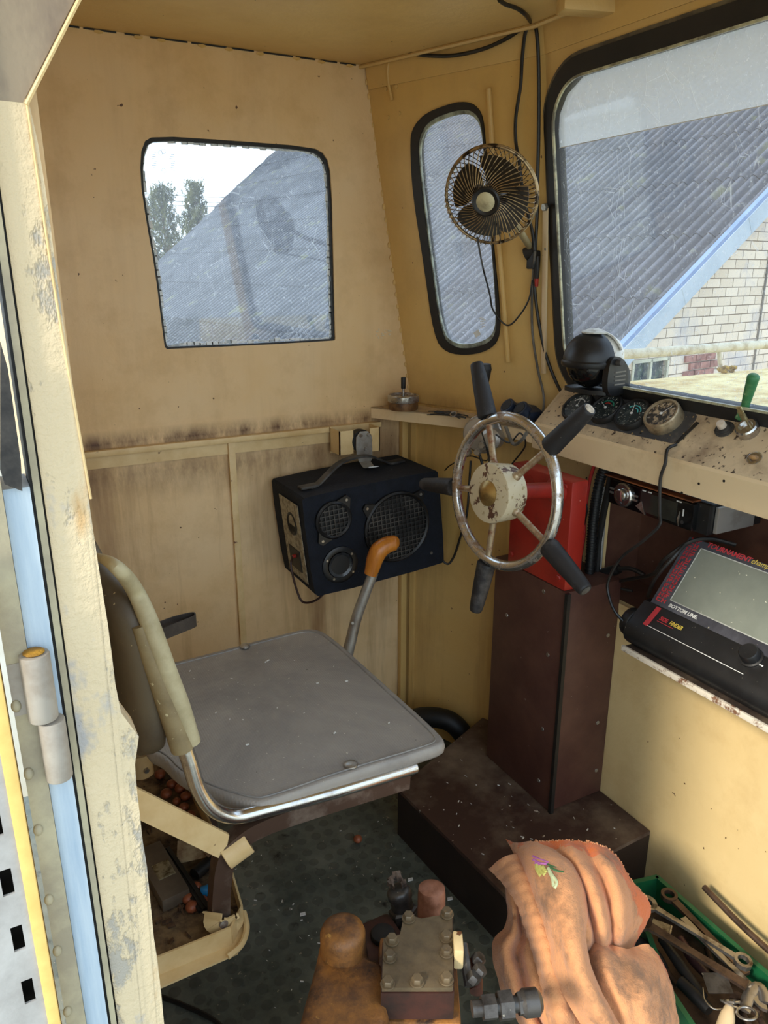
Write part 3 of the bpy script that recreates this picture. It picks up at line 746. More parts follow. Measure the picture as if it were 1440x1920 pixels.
G.append(disc_gauge('black rimmed gauge half hidden behind the wheel handle', 1086, 766, .034, dial, 0, 'rubber', 100, t))
G.append(disc_gauge('black rimmed gauge with green figures and a red arc', 1140, 771, .034, dial, .002, 'rubber', 150, t))
G.append(disc_gauge('black rimmed gauge with a turquoise arc', 1189, 782, .034, dial, .002, 'rubber', 110, t))
G.append(disc_gauge('tarnished gauge standing proud of the plate, dial spattered with dirt', 1249, 790, .0325, dial2, .012, 'bezel4', 60, t))
gm = worn('green_dial_print', srgb(60, 150, 120), srgb(50, 120, 100), 10, .4, .6, .5, bump=0)
tm = worn('turquoise_dial_print', srgb(90, 190, 190), srgb(70, 160, 160), 10, .4, .6, .5, bump=0)
rm = worn('red_dial_print', srgb(190, 60, 40), srgb(160, 50, 36), 10, .4, .6, .5, bump=0)
for gi, a0, a1, rr, mt in ((1, 20, 160, .0165, gm), (1, 60, 140, .011, rm), (2, 20, 100, .012, tm), (2, 20, 150, .0175, tm), (0, 40, 150, .017, M['white'])):
    c, o, yx, g_ = G[gi]; b = B()
    P = [o+(yx*math.cos(math.radians(a))+DU*math.sin(math.radians(a)))*rr+DN*.0003 for a in range(a0, a1, 12)]
    for i in range(len(P)-1): b.obox((P[i]+P[i+1])/2, ((P[i+1]-P[i]).length*.9, .0022, .0002), x=P[i+1]-P[i], y=DN.cross(P[i+1]-P[i]))
    b.link('dial_arc', mt, g_)
for px, py in ((1094, 792), (1202, 813), (1182, 757)): B().cyl(ond(px, py), ond(px, py, .0022), .0022, seg=10).link('panel_screw', M['rubber'], t)
b = B(); b.prism([ond(1306, 792, .0012), ond(1312, 794, .0012), ond(1272, 832, .0012), ond(1264, 835, .0012)], DN*.0012); b.link('open_slot', M['rubber'], t)
# push button, key switch, lamp, green handle
t = thing('push_button', 'small cream push button in a black ribbed collar on the dashboard', 'push button', ond(1359, 806))
B().lathe(ond(1359, 806), DN, [(0, .0155), (.003, .0155), (.003, .0135), (.006, .0135), (.006, .0115), (.009, .011)], 24).link('collar', M['dustblack'], t)
B().cyl(ond(1358, 806, .008), ond(1358, 806, .018), .0075, .0068, bev=.001).link('button', worn('dirty_white_button', srgb(206, 190, 170), srgb(150, 130, 104), 60, .45, .7, .5), t)
t = thing('key_switch', 'round chrome ignition switch with a brass key in it', 'ignition switch', ond(1404, 808))
B().lathe(ond(1404, 810), DN, [(0, .017), (.012, .017), (.0145, .015), (.0145, .011), (.009, .0105)], 32).link('barrel', M['chrome'], t)
k0 = ond(1400, 802, .010)
B().obox(k0+DN*.012+DU*.004, (.011, .004, .026), x=(0, -1, 0), y=DU, bev=.0015).obox(k0+DN*.028+DU*.005, (.009, .004, .012), x=(0, -1, 0), y=DU, bev=.0015).link('key', worn('brass_key', srgb(190, 176, 130), srgb(140, 124, 84), 60, .45, .6, .35, .7), t)
g0, g1 = onp(1391, 782, (1.078, 1, 1), (1, 0, 0)), onp(1414, 702, (1.058, 1, 1), (1, 0, 0))
B().tube([g0, g0.lerp(g1, .12), g0.lerp(g1, .3), g0.lerp(g1, .7), g0.lerp(g1, .94), g1], [.0115, .0095, .0065, .0085, .0095, .005], 14, 4).link('green_handle', worn('chipped_green_plastic', srgb(58, 122, 74), srgb(110, 146, 96), 70, .5, .7, .5, bump=.5, speck=srgb(200, 200, 170), sc2=140, sa=.68, sb=.72), label='chipped green plastic handle standing behind the ignition switch', cat='handle')
t = thing('indicator_lamp', 'small round indicator lamp with a grimy amber lens on the dashboard', 'indicator lamp', ond(1415, 860))
B().lathe(ond(1415, 860), DN, [(0, .0115), (.0025, .0115), (.003, .010), (.003, .0085)], 28).link('bezel', M['chrome'], t)
B().ball(ond(1415, 860, .003), .008, (1, 1, .45)).link('lens', worn('amber_lens', srgb(170, 130, 80), srgb(110, 80, 50), 80, .45, .6, .3), t)
# domed compass
t = thing('dashboard_compass', 'black domed compass on a slotted mount at the corner of the windscreen', 'compass', (1.03, 1.09, .975))
cc = onx(1108, 676, 1.03)
fwd = V((-.95, -.16, 0)).normalized(); rt_ = V((0, 0, 1)).cross(fwd).normalized(); up_ = fwd.cross(rt_)
B().ball(cc+V((0, 0, -.004)), .046, (1, 1, 1.0), 3).link('dome', worn('glossy_black_dome', srgb(14, 14, 14), srgb(20, 20, 20), 8, .4, .6, .12, bump=0, speck=srgb(190, 180, 150), sc2=90, sa=.70, sb=.72), t)
hd = B()
rows_ = []
for i in range(11):
    th_ = math.radians(-8+i*12); r_ = []
    for j in range(21):
        ph_ = math.radians(-92+j*9.2)
        d = (fwd*math.cos(ph_)+rt_*math.sin(ph_))*math.cos(th_)+up_*math.sin(th_)
        r_.append(cc+d*.0515+V((0, 0, .002)))
    rows_.append(r_)
hd.grid(rows_, .003); hd.link('hood', M['plastic'], t)
B().ball(cc+RT*.017+UP*.006+V((.008, .008, 0)), .044, (1, 1, 1.02), 3).link('rear_dome', worn('speckled_white_dome', srgb(222, 220, 210), srgb(170, 150, 110), 110, .55, .7, .4, bump=.2), t)
rows_ = []
for i in range(9):
    th_ = math.radians(22+i*12); r_ = []
    for j in range(15):
        ph_ = math.radians(-250+j*11)
        d = (fwd*math.cos(ph_)+rt_*math.sin(ph_))*math.cos(th_)+up_*math.sin(th_)
        r_.append(cc+d*.0545+V((.004, -.003, .002)))
    rows_.append(r_)
B().grid(rows_, .003).link('rear_shade', worn('pale_grey_shade', srgb(214, 214, 206), srgb(150, 140, 120), 90, .5, .7, .5), t)
bw = B(); bw.lathe(cc+V((0, 0, -.008)), up_, [(-.002, .0525), (.002, .0545), (.007, .0545), (.010, .052)], 40, cap=False); bw.link('rim_band', M['plastic'], t)
br_ = B()
for sgn in (1,):
    q = cc+rt_*(.046*sgn)
    q = q-up_*.002
    br_.prism(chaikin([q+fwd*.020+up_*.014, q-fwd*.012+up_*.014, q-fwd*.042-up_*.012, q-fwd*.048-up_*.036, q-fwd*.034-up_*.056, q+fwd*.016-up_*.058, q+fwd*.026-up_*.03], 2), rt_*.012*sgn)
br_.prism(chaikin([cc-rt_*.045+fwd*.03-up_*.05, cc+rt_*.05+fwd*.03-up_*.05, cc+rt_*.05-fwd*.03-up_*.05, cc-rt_*.045-fwd*.03-up_*.05], 1), -up_*.008)
mt = br_.link('mount', M['plastic'], t)
b = B(); q = cc+rt_*.0585
for i in range(4): b.obox(q-up_*(.016+i*.0075)-fwd*.012, (.032, .0026, .0012), x=fwd, y=up_)
b.link('vent_slots', M['greycable'], mt)
B().cyl(cc+rt_*.056+up_*.002, cc+rt_*.068+up_*.002, .0062, bev=.001).link('pivot_knob', M['dustblack'], mt)
# twin power socket
t = thing('power_socket', 'blue black twin power socket standing on the corner shelf', 'power socket', V((1.03, 1.262, .888)))
sc_ = V((1.03, 1.258, .915))
u_ = V((.10, -.995, 0)).normalized(); w_ = V((-.80, -.08, .60)).normalized()
M['bluebk'] = worn('blue_black_plastic', srgb(20, 32, 52), srgb(40, 50, 66), 40, .45, .7, .45, bump=.2)
B().prism(chaikin([sc_+u_*.044+V((0, 0, .014)), sc_-u_*.044+V((0, 0, .014)), sc_-u_*.040-V((0, 0, .024)), sc_+u_*.040-V((0, 0, .024))], 1), (-.03, 0, 0), bev=.003).link('socket_body', M['bluebk'], t)
for sg in (-1, 1):
    B().lathe(sc_+u_*.020*sg+V((-.030, 0, .0055)), (-.75, 0, .62), [(-.008, .0175), (.009, .0170), (.010, .0155), (.010, .0125), (-.006, .012)], 24, cap=True).link('socket_ring', M['bluebk'], t)
    B().cyl(sc_+u_*.020*sg+V((-.030, 0, .0055))+V((-.75, 0, .62)).normalized()*.003, sc_+u_*.020*sg+V((-.030, 0, .0055))+V((-.75, 0, .62)).normalized()*.0105, .0118).link('socket_bore', M['rubber'], t)
bb = B()
for i in range(8): bb.obox(sc_+u_*(-.022+i*.006)+V((-.0305, 0, -.012)), (.004, .0006, .003), x=u_, y=(1, 0, 0))
bb.link('moulded_mark', M['greycable'], t)
# ashtray on the shelf
ac = V((.888, 1.535, .887))
t = thing('ashtray', 'round push-top chrome ashtray with a brown band standing in the shelf corner', 'ashtray', ac)
B().lathe(ac, (0, 0, 1), [(0, .033), (.003, .0345), (.018, .0345)], 36).link('bowl', worn('brown_marbled_tin', srgb(128, 92, 56), srgb(78, 52, 34), 60, .4, .65, .45, .2, bump=.3), t)
B().lathe(ac, (0, 0, 1), [(.018, .0355), (.020, .0365), (.032, .0365), (.034, .0345), (.034, .031), (.030, .030)], 40).link('chrome_rim', M['rustchrome'], t)
B().cyl(ac+V((0, 0, .030)), ac+V((0, 0, .052)), .0035, .003).link('plunger_rod', M['rustchrome'], t)
B().cyl(ac+V((0, 0, .048)), ac+V((0, 0, .074)), .0055, .0058, bev=.001).link('knob', M['rubber'], t)
# loose wires and ring on the shelf
b = B(); R = random.Random(2)
for i in range(9):
    a = onz(800+R.random()*20, 778-R.random()*8, .8885); q = onz(862+R.random()*20, 786-R.random()*8, .8885)
    a.x = min(a.x, s1(a.y, .889).x-.006); q.x = min(q.x, s1(q.y, .889).x-.006)
    b.tube([a, (a+q)/2+V((R.uniform(-.004, .004), 0, .003)), q], .0012, 6, 5)
b.link('wire_scraps', M['cable'], label='loose black wire scraps lying on the corner shelf', cat='wire scraps')
r0 = onz(850, 781, .889); r0.x = min(r0.x, s1(r0.y, .889).x-.014)
B().torus(r0+V((0, 0, .0055)), (-.5, -.3, .7), .007, .0016, 24, 6).link('rusty_ring', M['rustchrome'], label='small rusty ring lying among the wire scraps on the shelf', cat='ring')
# ================================================================== STEERING
t = thing('steering_pedestal', 'dark brown plywood steering pedestal against the cream front wall', 'pedestal', (1.0, 1.1, .122))
ct = .617
B().box((.935, .998, .122), (1.0785, 1.218, ct), bev=.002).link('casing', M['wood_brown'], t)
b = B(); b.prism([V((.9325, .998, .122)), V((.9325, .990, .122)), V((.941, .990, .122)), V((.941, .998, .122))], (0, 0, ct-.122)); b.link('corner_strip', M['rubber'], t)
for p in ((.937, 1.035, .175), (.937, 1.035, .30), (.937, 1.17, .5), (.937, 1.035, .47), (.937, 1.06, .597)):
    B().lathe(V((.9345, p[1], p[2])), (-1, 0, 0), [(0, .0045), (.001, .004)], 14).link('screw', M['screw'], t)
for p in ((1.06, .18), (1.05, .30), (1.055, .5)): B().lathe(V((p[0], .9975, p[1])), (0, -1, 0), [(0, .0045), (.001, .004)], 14).link('screw', M['screw'], t)
t = thing('pedestal_plinth', 'low dark brown platform under the steering pedestal, dusty and littered with chips', 'platform', (.88, 1.0, 0))
pt = [V((.697, 1.215, 0)), V((.722, .845, 0)), V((1.078, .857, 0)), V((1.078, 1.2, 0)), V((1.02, 1.352, 0))]
M['plinthtop'] = worn('dusty_brown_board', srgb(66, 44, 36), srgb(124, 106, 88), 6, .46, .70, .6, bump=.3, speck=srgb(190, 180, 164), sc2=70, sa=.72, sb=.74)
B().prism(pt, (0, 0, .112), bev=.001).link('plinth_body', worn('nearly_black_board', srgb(36, 24, 20), srgb(50, 36, 30), 8, .4, .7, .5), t)
B().prism([p+V((0, 0, .1125)) for p in pt], (0, 0, .0085), bev=.001).link('top_board', M['plinthtop'], t)
t = thing('steering_gearbox', 'red enamelled steering gearbox on top of the brown pedestal', 'gearbox', (.98, 1.09, ct))
B().box((.935, 1.003, ct+.001), (.974, 1.178, .832), bev=.004).link('housing', M['red'], t)
for p in ((1.06, .675), (1.125, .80)):
    bx = B(); bx.lathe(V((.9355, *p)), (-1, 0, 0), [(0, .018), (.0012, .018), (.0012, .0155), (.0005, .0155)], 28)
    bx.lathe(V((.9355, *p)), (-1, 0, 0), [(0, .004), (.002, .0035)], 10)
    bx.link('cover_plate', M['red'], t)
for p in ((1.02, .64), (1.02, .82), (1.165, .64), (1.165, .82)): B().hexn(V((.9355, *p)), (-1, 0, 0), .006, .004).link('bolt', M['red'], t)
# wheel
WC = V((.80, 1.030, .826)); wa_, wb_ = .096, -.067
WN = V((-math.cos(wa_)*math.cos(wb_), math.cos(wa_)*math.sin(wb_), math.sin(wa_))).normalized()
WU = V((0, 1, 0)); WU = (WU-WN*WU.dot(WN)).normalized(); WV = WU.cross(WN); WV = WV if WV.z > 0 else -WV
t = thing('steering_wheel', "worn chrome ship's style steering wheel with five black rubber handles", 'steering wheel', WC-V((0, 0, .14)))
B().torus(WC, WN, .131, .0095, 72, 14).link('rim', M['rimchrome'], t)
M['hub'] = worn('chipped_cream_hub_paint', srgb(206, 192, 160), srgb(92, 60, 46), 26, .56, .58, .45, .1, bump=.2, speck=srgb(170, 150, 110), sc2=120, sa=.62, sb=.70)
B().lathe(WC, WN, [(-.012, .048), (-.010, .050), (.030, .053), (.034, .052), (.035, .049)], 44).link('hub', M['hub'], t)
B().lathe(WC+WN*.035, WN, [(0, .0225), (.002, .0225), (.005, .018), (.009, .012), (.012, .004)], 32).link('hub_cap', worn('brass_hub_cap', srgb(176, 146, 88), srgb(126, 100, 60), 30, .45, .7, .35, .75, bump=.2), t)
B().cyl(WC-WN*.012, V((.936, WC.y+.012, WC.z-.018)), .015).lathe(V((.9355, WC.y+.012, WC.z-.018)), (-1, 0, 0), [(0, .026), (.006, .026), (.012, .018)], 24).link('column_shaft', M['red'], t)
M['spoke'] = worn('rust_spotted_rod', srgb(184, 166, 136), srgb(126, 76, 48), 50, .46, .62, .4, (.7, .1), bump=.3)
M['handle'] = worn('scuffed_black_rubber', srgb(32, 30, 31), srgb(96, 90, 86), 24, .55, .85, .6, bump=.4, speck=srgb(190, 180, 160), sc2=60, sa=.74, sb=.77)
for k_, th_ in enumerate((62, 134, 206, 278, 350)):
    a = math.radians(th_); d = WU*math.cos(a)+WV*math.sin(a)
    B().cyl(WC+d*.045+WN*.008, WC+d*.126, .0062, .0058).ball(WC+d*.052+WN*.008, .0085).link('spoke', M['spoke'], t)
    h_ = B(); perp = WN.cross(d)
    P = [WC+d*r_ for r_ in (.139, .145, .19, .232, .240)]
    h_.tube(P, [.0165, .0175, .0155, .0125, .0105], 16, 4)
    hh_ = h_.link('handle', M['handle'], t)
    h_ = B(); h_.lathe(WC+d*.2405, d, [(0, .0085), (.0006, .007)], 16)
    h_.link('handle_end', worn('worn_white_tip', srgb(206, 190, 164), srgb(130, 116, 100), 90, .45, .65, .6) if k_ == 1 else M['dustblack'], hh_)
# throttle head behind the wheel
t = thing('throttle_control', 'round metal throttle control with an upright black lever knob behind the wheel', 'throttle control', (.945, 1.30, .83))
tcn = V((.945, 1.302, .865)); tn = V((-.80, -.55, .1)).normalized()
B().lathe(tcn-tn*.02, tn, [(0, .038), (.028, .038), (.034, .034), (.036, .026)], 36).lathe(tcn+V((.01, -.03, -.005)), tn, [(-.01, .022), (.02, .022), (.026, .015)], 24).link('drum', M['steel'], t)
B().torus(tcn-tn*.014, tn, .039, .004, 40, 8).link('drum_flange', M['rustchrome'], t)
B().tube([tcn+V((0, -.015, .02)), V((.935, 1.277, .93)), V((.93, 1.277, .985))], .0045, 10, 5).link('lever_stem', M['steel'], t)
B().tube([V((.93, 1.277, .972)), V((.93, 1.277, .985)), V((.93, 1.278, 1.005)), V((.93, 1.278, 1.016))], [.008, .0105, .0145, .0125], 16, 5).link('lever_knob', M['rubber'], t)
for i, (dy, dz) in enumerate(((-.05, -.01), (-.035, -.028), (.0, -.036))): B().hexn(tcn+V((-.03, dy, dz)), tn, .008, .012).link('clamp_nut', M['screw'], t)
b = B()
for pts_, r_ in (([tcn+V((-.02, -.02, -.03)), V((.93, 1.262, .79)), V((.935, 1.245, .74)), V((.95, 1.235, .70))], .003), ([tcn+V((-.02, -.05, -.02)), V((.92, 1.22, .80)), V((.93, 1.19, .77)), V((.96, 1.185, .70))], .0025),
                 ([onx(902, 805, .90), onx(915, 862, .93), onx(880, 855, .95), onx(845, 872, .97), onx(834, 882, .972)], .0015), ([onx(930, 815, .92), onx(955, 830, .92), onx(975, 812, .93), onx(985, 835, .95), onx(960, 870, .96)], .0018)):
    B().tube(pts_, r_, 8, 6).link('control_cable', M['cable'], t)
B().tube([onx(948, 800, .91), onx(962, 832, .91), onx(978, 825, .91), onx(990, 808, .92)], .0035, 8, 6).link('grey_lead', M['greycable'], t)
# ================================================================== WIRING RIGHT OF THE GEARBOX, RECESS
def cab(name, pts, r, mat, label, cat='cable', group=None, seg=8):
    return B().tube(pts, r, seg, 8).link(name, M[mat] if isinstance(mat, str) else mat, label=label, cat=cat, group=group)
hose = worn('ribbed_black_hose', srgb(16, 16, 16), srgb(34, 33, 32), 60, .4, .7, .45, bump=0)
def ribbed(name, pts, r, label, pitch=.005):
    b = B(); P = spline(pts, 14); L = 0; out = [P[0]]
    b.tube(pts, r, 12, 10)
    acc = 0
    for i in range(1, len(P)):
        acc += (P[i]-P[i-1]).length
        if acc > pitch: b.torus(P[i], P[i]-P[i-1], r, .0012, 14, 6); acc = 0
    return b.link(name, hose, label=label, cat='hose')
ribbed('corrugated_hose', [onx(1136, 872, 1.045), onx(1124, 905, 1.045), onx(1113, 970, 1.045), onx(1108, 1040, 1.045), onx(1104, 1088, 1.045)], .0095, 'thick black corrugated hose dropping beside the red gearbox')
cab('black_cable', [onx(1148, 876, 1.062), onx(1140, 920, 1.062), onx(1125, 1000, 1.066), onx(1118, 1075, 1.064)], .0065, 'cable', 'plain black cable between the corrugated hose and the grey pipe')
cab('red_cable', [onx(1114, 872, 1.05), onx(1105, 905, 1.044), onx(1097, 960, 1.044), onx(1094, 1010, 1.042), onx(1085, 1060, 1.042)], .0036, worn('red_cable_sheath', srgb(196, 50, 44), srgb(160, 40, 36), 20, .4, .6, .4, bump=0), 'red battery cable running down the side of the gearbox')
cab('thin_black_wire', [onx(1100, 895, 1.0355), onx(1092, 925, 1.040), onx(1101, 955, 1.041), onx(1093, 1000, 1.042), onx(1090, 1060, 1.043)], .0014, 'cable', 'thin black wire looping over the red cable')
B().cyl(onx(1133, 915, 1.07), onx(1116, 1108, 1.07), .0085).link('conduit_pipe', worn('grey_pipe_paint', srgb(178, 176, 170), srgb(130, 124, 112), 24, .5, .75, .45, .2), label='pale grey upright pipe beside the black hoses', cat='pipe')
t = thing('car_radio', 'black and chrome car radio slung under the dashboard', 'radio', (1.10, .92, .773))
B().box((1.052, .80, .773), (1.19, 1.02, .826), bev=.002).link('casing', M['plastic'], t)
fbz = B(); fbz.box((1.040, .822, .776), (1.053, 1.016, .824), bev=.003); fbz = fbz.link('fascia', worn('glossy_black_fascia', srgb(10, 10, 11), srgb(16, 16, 17), 10, .4, .6, .15, bump=0), t)
kc = V((1.040, .978, .801))
B().lathe(kc, (-1, 0, 0), [(0, .0225), (.004, .0225), (.006, .020), (.006, .0155), (.004, .015)], 32).link('knob_ring', M['chrome'], fbz)
B().lathe(kc, (-1, 0, 0), [(0, .0125), (.012, .0115), (.0135, .009)], 28).link('volume_knob', M['chrome'], fbz)
for z in (.796, .804):
    for y in (1.0, .945): B().box((1.0385, y, z), (1.040, y+.0135, z+.0035)).link('chrome_bar', M['screw'], fbz)
B().prism([V((1.0385, .947, .788)), V((1.0385, .930, .780)), V((1.0385, .924, .777)), V((1.0385, .934, .800))], (.002, 0, 0)).link('chrome_wing', M['screw'], fbz)
B().prism([V((1.0385, .853, .79)), V((1.0385, .849, .778)), V((1.0385, .849, .805))], (.002, 0, 0)).link('chrome_wing', M['screw'], fbz)
B().box((1.0392, .856, .782), (1.041, .938, .818)).link('display', worn('dark_display', srgb(34, 38, 36), srgb(52, 54, 48), 10, .4, .6, .12, bump=0), fbz)
for y, z, w in ((.935, .8205, .008), (.922, .8205, .008), (.858, .821, .01), (.843, .806, .002)): B().box((1.0388, y-w, z-.001 if w > .005 else z-.008), (1.040, y, z+.001 if w > .005 else z+.004)).link('button_mark', M['white'], fbz)
B().cyl((1.0388, .842, .787), (1.0405, .842, .787), .003).link('socket_ring', M['dustblack'], fbz)
B().box((1.0385, .825, .8265), (1.06, 1.03, .829)).link('orange_sleeve_edge', worn('raw_wood_edge', srgb(150, 84, 40), srgb(90, 50, 26), 40, .4, .6, .7), t)
B().box((1.065, .792, .776), (1.16, .799, .822), bev=.001).link('side_bracket', M['steel'], t)
# plugs and leads in the recess
for i, (p0, p1, r_) in enumerate((((1112, 1082), (1160, 1066), .0115), ((1112, 1108), (1150, 1098), .0100))):
    a, q = onx(*p0, 1.07), onx(*p1, 1.085)
    tt = thing('cable_plug', ('upper thick black cable plug lying in the recess' if i == 0 else 'lower black cable plug resting on the recess ledge'), 'plug', a, 'plugs in the recess')
    b = B(); b.cyl(a, q, r_, r_*.9)
    for k_ in range(4): b.torus(a.lerp(q, .1+.09*k_), q-a, r_, .0016, 16, 6)
    b.link('plug_body', hose, tt)
    e_ = onx(*((1208, 1078) if i == 0 else (1186, 1108)), 1.10)
    B().tube([q, q.lerp(e_, .5)+V((0, 0, .006 if i == 0 else -.002)), e_], .0045 if i == 0 else .003, 8, 6).link('lead', M['cable'], tt)
cab('sounder_cable', [onx(1150, 1092, 1.085), onx(1185, 1085, 1.06), onx(1225, 1076, 1.045), onx(1245, 1050, 1.035), onx(1290, 1018, 1.06), onx(1330, 1010, 1.085), onx(1380, 1022, 1.11)], .0036, 'cable', 'black lead arching over the top of the sonar display')
cab('sounder_lead', [onx(1215, 1118, 1.03), onx(1228, 1085, 1.01), onx(1262, 1045, 1.02), onx(1285, 1020, 1.045)], .0036, 'cable', 'short black lead climbing the edge of the sonar display')
cab('dash_power_cord', [ond(1270, 836, .004), ond(1256, 850, .010), onx(1247, 870, .990), onx(1238, 900, .988), onx(1237, 960, .985), onx(1236, 985, .98), onx(1205, 1015, .97), onx(1165, 1045, .96), onx(1142, 1085, .955), onx(1140, 1110, .955), onx(1152, 1145, .955), onx(1175, 1170, .965), onx(1198, 1183, .975)], .0028, 'cable', 'long black cord hanging from the gauge panel over the dashboard lip down to the sonar')
# ------------------------------------------------------------------ sonar display
SO = V((1.0, .855, .641)); SX = V((0, -1, 0)); SY = V((.08, 0, .108)).normalized(); SN = SX.cross(SY).normalized()
if SN.x > 0: SN = -SN
def sp(px, py, off=0): return onp(px, py, SO, SN)+SN*off
def sl_(u, v, off=0): return SO+SX*u+SY*v+SN*off
t = thing('sonar_display', 'black fish finder with a big grey screen and red lettering, leaning on its ledge', 'fish finder', (1.02, .68, .5655))
tl_ = sp(1290, 1004.5); H0 = (tl_-SO).dot(SY); W0 = .42
B().prism([sl_(0, 0), sl_(0, H0), sl_(W0, H0), sl_(W0, 0)], -SN*.035, bev=.003).link('display_head', M['plastic'], t)
scu0 = (sp(1313.7, 1028.8)-SO).dot(SX); scv1 = (sp(1313.7, 1028.8)-SO).dot(SY); scu1 = (sp(1260.6, 1126.8)-SO).dot(SX); scv0 = (sp(1260.6, 1126.8)-SO).dot(SY)
su0 = (scu0+scu1)/2
cov = worn('scuffed_dark_cover', srgb(58, 58, 64), srgb(84, 84, 90), 14, .4, .7, .25, bump=0, speck=srgb(190, 180, 150), sc2=160, sa=.72, sb=.75)
B().prism([sl_(.001, .001, .0005), sl_(.001, H0-.001, .0005), sl_(W0-.002, H0-.001, .0005), sl_(W0-.002, .001, .0005)], SN*.0012).link('cover_sheet', cov, t)
scr = worn('dusty_grey_screen', srgb(132, 136, 124), srgb(112, 116, 106), 6, .4, .7, .22, bump=0, speck=srgb(224, 220, 196), sc2=110, sa=.71, sb=.73)
B().prism([sl_(su0, scv0, .0018), sl_(su0, scv1, .0018), sl_(.34, scv1, .0018), sl_(.34, scv0, .0018)], SN*.0006).link('screen', scr, t)
bb = B(); r_ = .0009
for a, q in (((su0, scv0), (su0, scv1)), ((su0, scv1), (.34, scv1)), ((su0, scv0), (.34, scv0)), ((.34, scv0), (.34, scv1))):
    bb.tube([sl_(*a, .0026), sl_(*q, .0026)], r_, 5, 0)
bb.link('screen_border', worn('pale_border_print', srgb(190, 190, 180), srgb(170, 170, 160), 8, .4, .6, .5, bump=0), t)
redp = worn('red_print', srgb(196, 56, 62), srgb(172, 48, 54), 12, .4, .6, .5, bump=0); yelp = worn('yellow_print', srgb(216, 190, 80), srgb(200, 170, 70), 12, .4, .6, .5, bump=0)
bb = B(); R = random.Random(4)
v = .008
while v < H0-.006:                                            # vertical red lettering beside the screen
    kind_ = R.randint(0, 3); hgt = .0075
    u0_, u1_ = .007, su0-.006
    um = (u0_+u1_)/2; w2_ = (u1_-u0_)/2-.0012
    for ui, side in ((u0_, 0), (um+.0008, 1)):
        k2 = (kind_+side) % 4
        segs = {0: ((0, 0, 1, .28), (0, 0, .28, 1), (.72, 0, 1, 1)), 1: ((0, 0, 1, .25), (0, .75, 1, 1), (0, 0, .25, 1)), 2: ((0, .38, 1, .62), (0, 0, .3, 1), (.7, 0, 1, 1)), 3: ((0, 0, .25, 1), (0, .7, 1, 1), (.4, .3, .65, .7))}[k2]
        for (a0, b0, a1, b1) in segs:
            bb.prism([sl_(ui+w2_*a0, v+hgt*b0, .0019), sl_(ui+w2_*a1, v+hgt*b0, .0019), sl_(ui+w2_*a1, v+hgt*b1, .0019), sl_(ui+w2_*a0, v+hgt*b1, .0019)], SN*.0003)
    v += .0092
tx = sl_(su0+.006, scv1+.0065, .0019)
words(bb, 'TOURNAMENT', .0125, tx, SX, SY, .15, bold=.0002)
bb.link('red_lettering', redp, t)
bb = B(); words(bb, 'champion', .0125, sl_(su0+.092, scv1+.0065, .0019), SX, SY, .25); bb.box((0, 0, 0), (0, 0, 0)) if False else None
bb.link('yellow_lettering', yelp, t)
bb = B(); words(bb, 'BOTTOM LINE.', .0088, sl_(su0+.002, scv0-.0115, .0019), SX, SY, .2, bold=.0002)
bb.link('white_lettering', M['white'], t)
# lower body with rounded roll and end cap
LB = V((.962, .855, .607)); LY = (SO+V((0, 0, -.002))-LB).normalized(); LN = SX.cross(LY).normalized()
if LN.x > 0: LN = -LN
pr_ = [(1.0, .641), (.966, .611), (.957, .600), (.954, .588), (.958, .576), (.968, .5665), (1.035, .5665), (1.035, .640)]
B().prism([V((x, .868, z)) for x, z in pr_], (0, -.43, 0), bev=.001).link('base_unit', M['plastic'], t)
B().cyl((.985, .868, .597), (.985, .884, .597), .0265, bev=.002).cyl((.985, .884, .597), (.985, .887, .597), .02).link('end_cap', M['plastic'], t)
lp = V((.9655, .855, .6115)); LL = (V((1.0, .855, .641))-lp).length
def lo_(u, v, off=.0006): return lp+SX*u+LY*v+LN*off
bb = B(); bb.prism([lo_(.0165, .003, .0), lo_(.026, .003, .0), lo_(.026, LL-.002, .0), lo_(.0165, LL-.002, .0)], LN*.0012)
words(bb, 'SIDE', .0105, lo_(.036, LL*.52, .0008), SX, LY, .15, bold=.0002, squeeze=.8); bb.obox(lo_(.052, LL*.44), (.034, .0009, .0006), x=SX, y=LY)
bb.link('red_marking', redp, t)
bb = B(); words(bb, 'FINDER', .0105, lo_(.057, LL*.52, .0008), SX, LY, .15, bold=.0001, squeeze=.75); bb.link('yellow_marking', yelp, t)
bb = B(); bb.obox(lo_(.12, LL*.10, .0008), (.19, .0010, .0004), x=SX, y=LY)
for i in range(9): bb.obox(lo_(.1965+i*.0042, LL*.66-(.0 if i < 6 else 0), .0008), (.0030, .0022, .0004), x=SX, y=LY)
for i in range(4): bb.obox(lo_(.1985+i*.0045, LL*.50, .0008), (.0032, .0022, .0004), x=SX, y=LY)
bb.link('white_marking', M['white'], t)
kq = onp(1409, 1232, lp, LN)
B().lathe(kq, LN, [(0, .0185), (.003, .0185), (.004, .0155), (.016, .0145), (.018, .013)], 32).link('knob', M['plastic'], t)
t = thing('display_ledge', 'thin dark ledge with a chipped white edge carrying the sonar display', 'ledge', (1.04, .53, .557))
B().box((.955, .2, .558), (1.0765, .862, .5645), bev=.001).link('ledge_plate', worn('dark_ledge', srgb(50, 40, 34), srgb(90, 76, 62), 30, .45, .7, .6, bump=.3), t)
B().box((.950, .2, .5555), (.9555, .865, .5655), bev=.001).link('edge_strip', worn('chipped_white_edge', srgb(214, 204, 186), srgb(120, 84, 60), 70, .52, .62, .6, bump=.5), t)
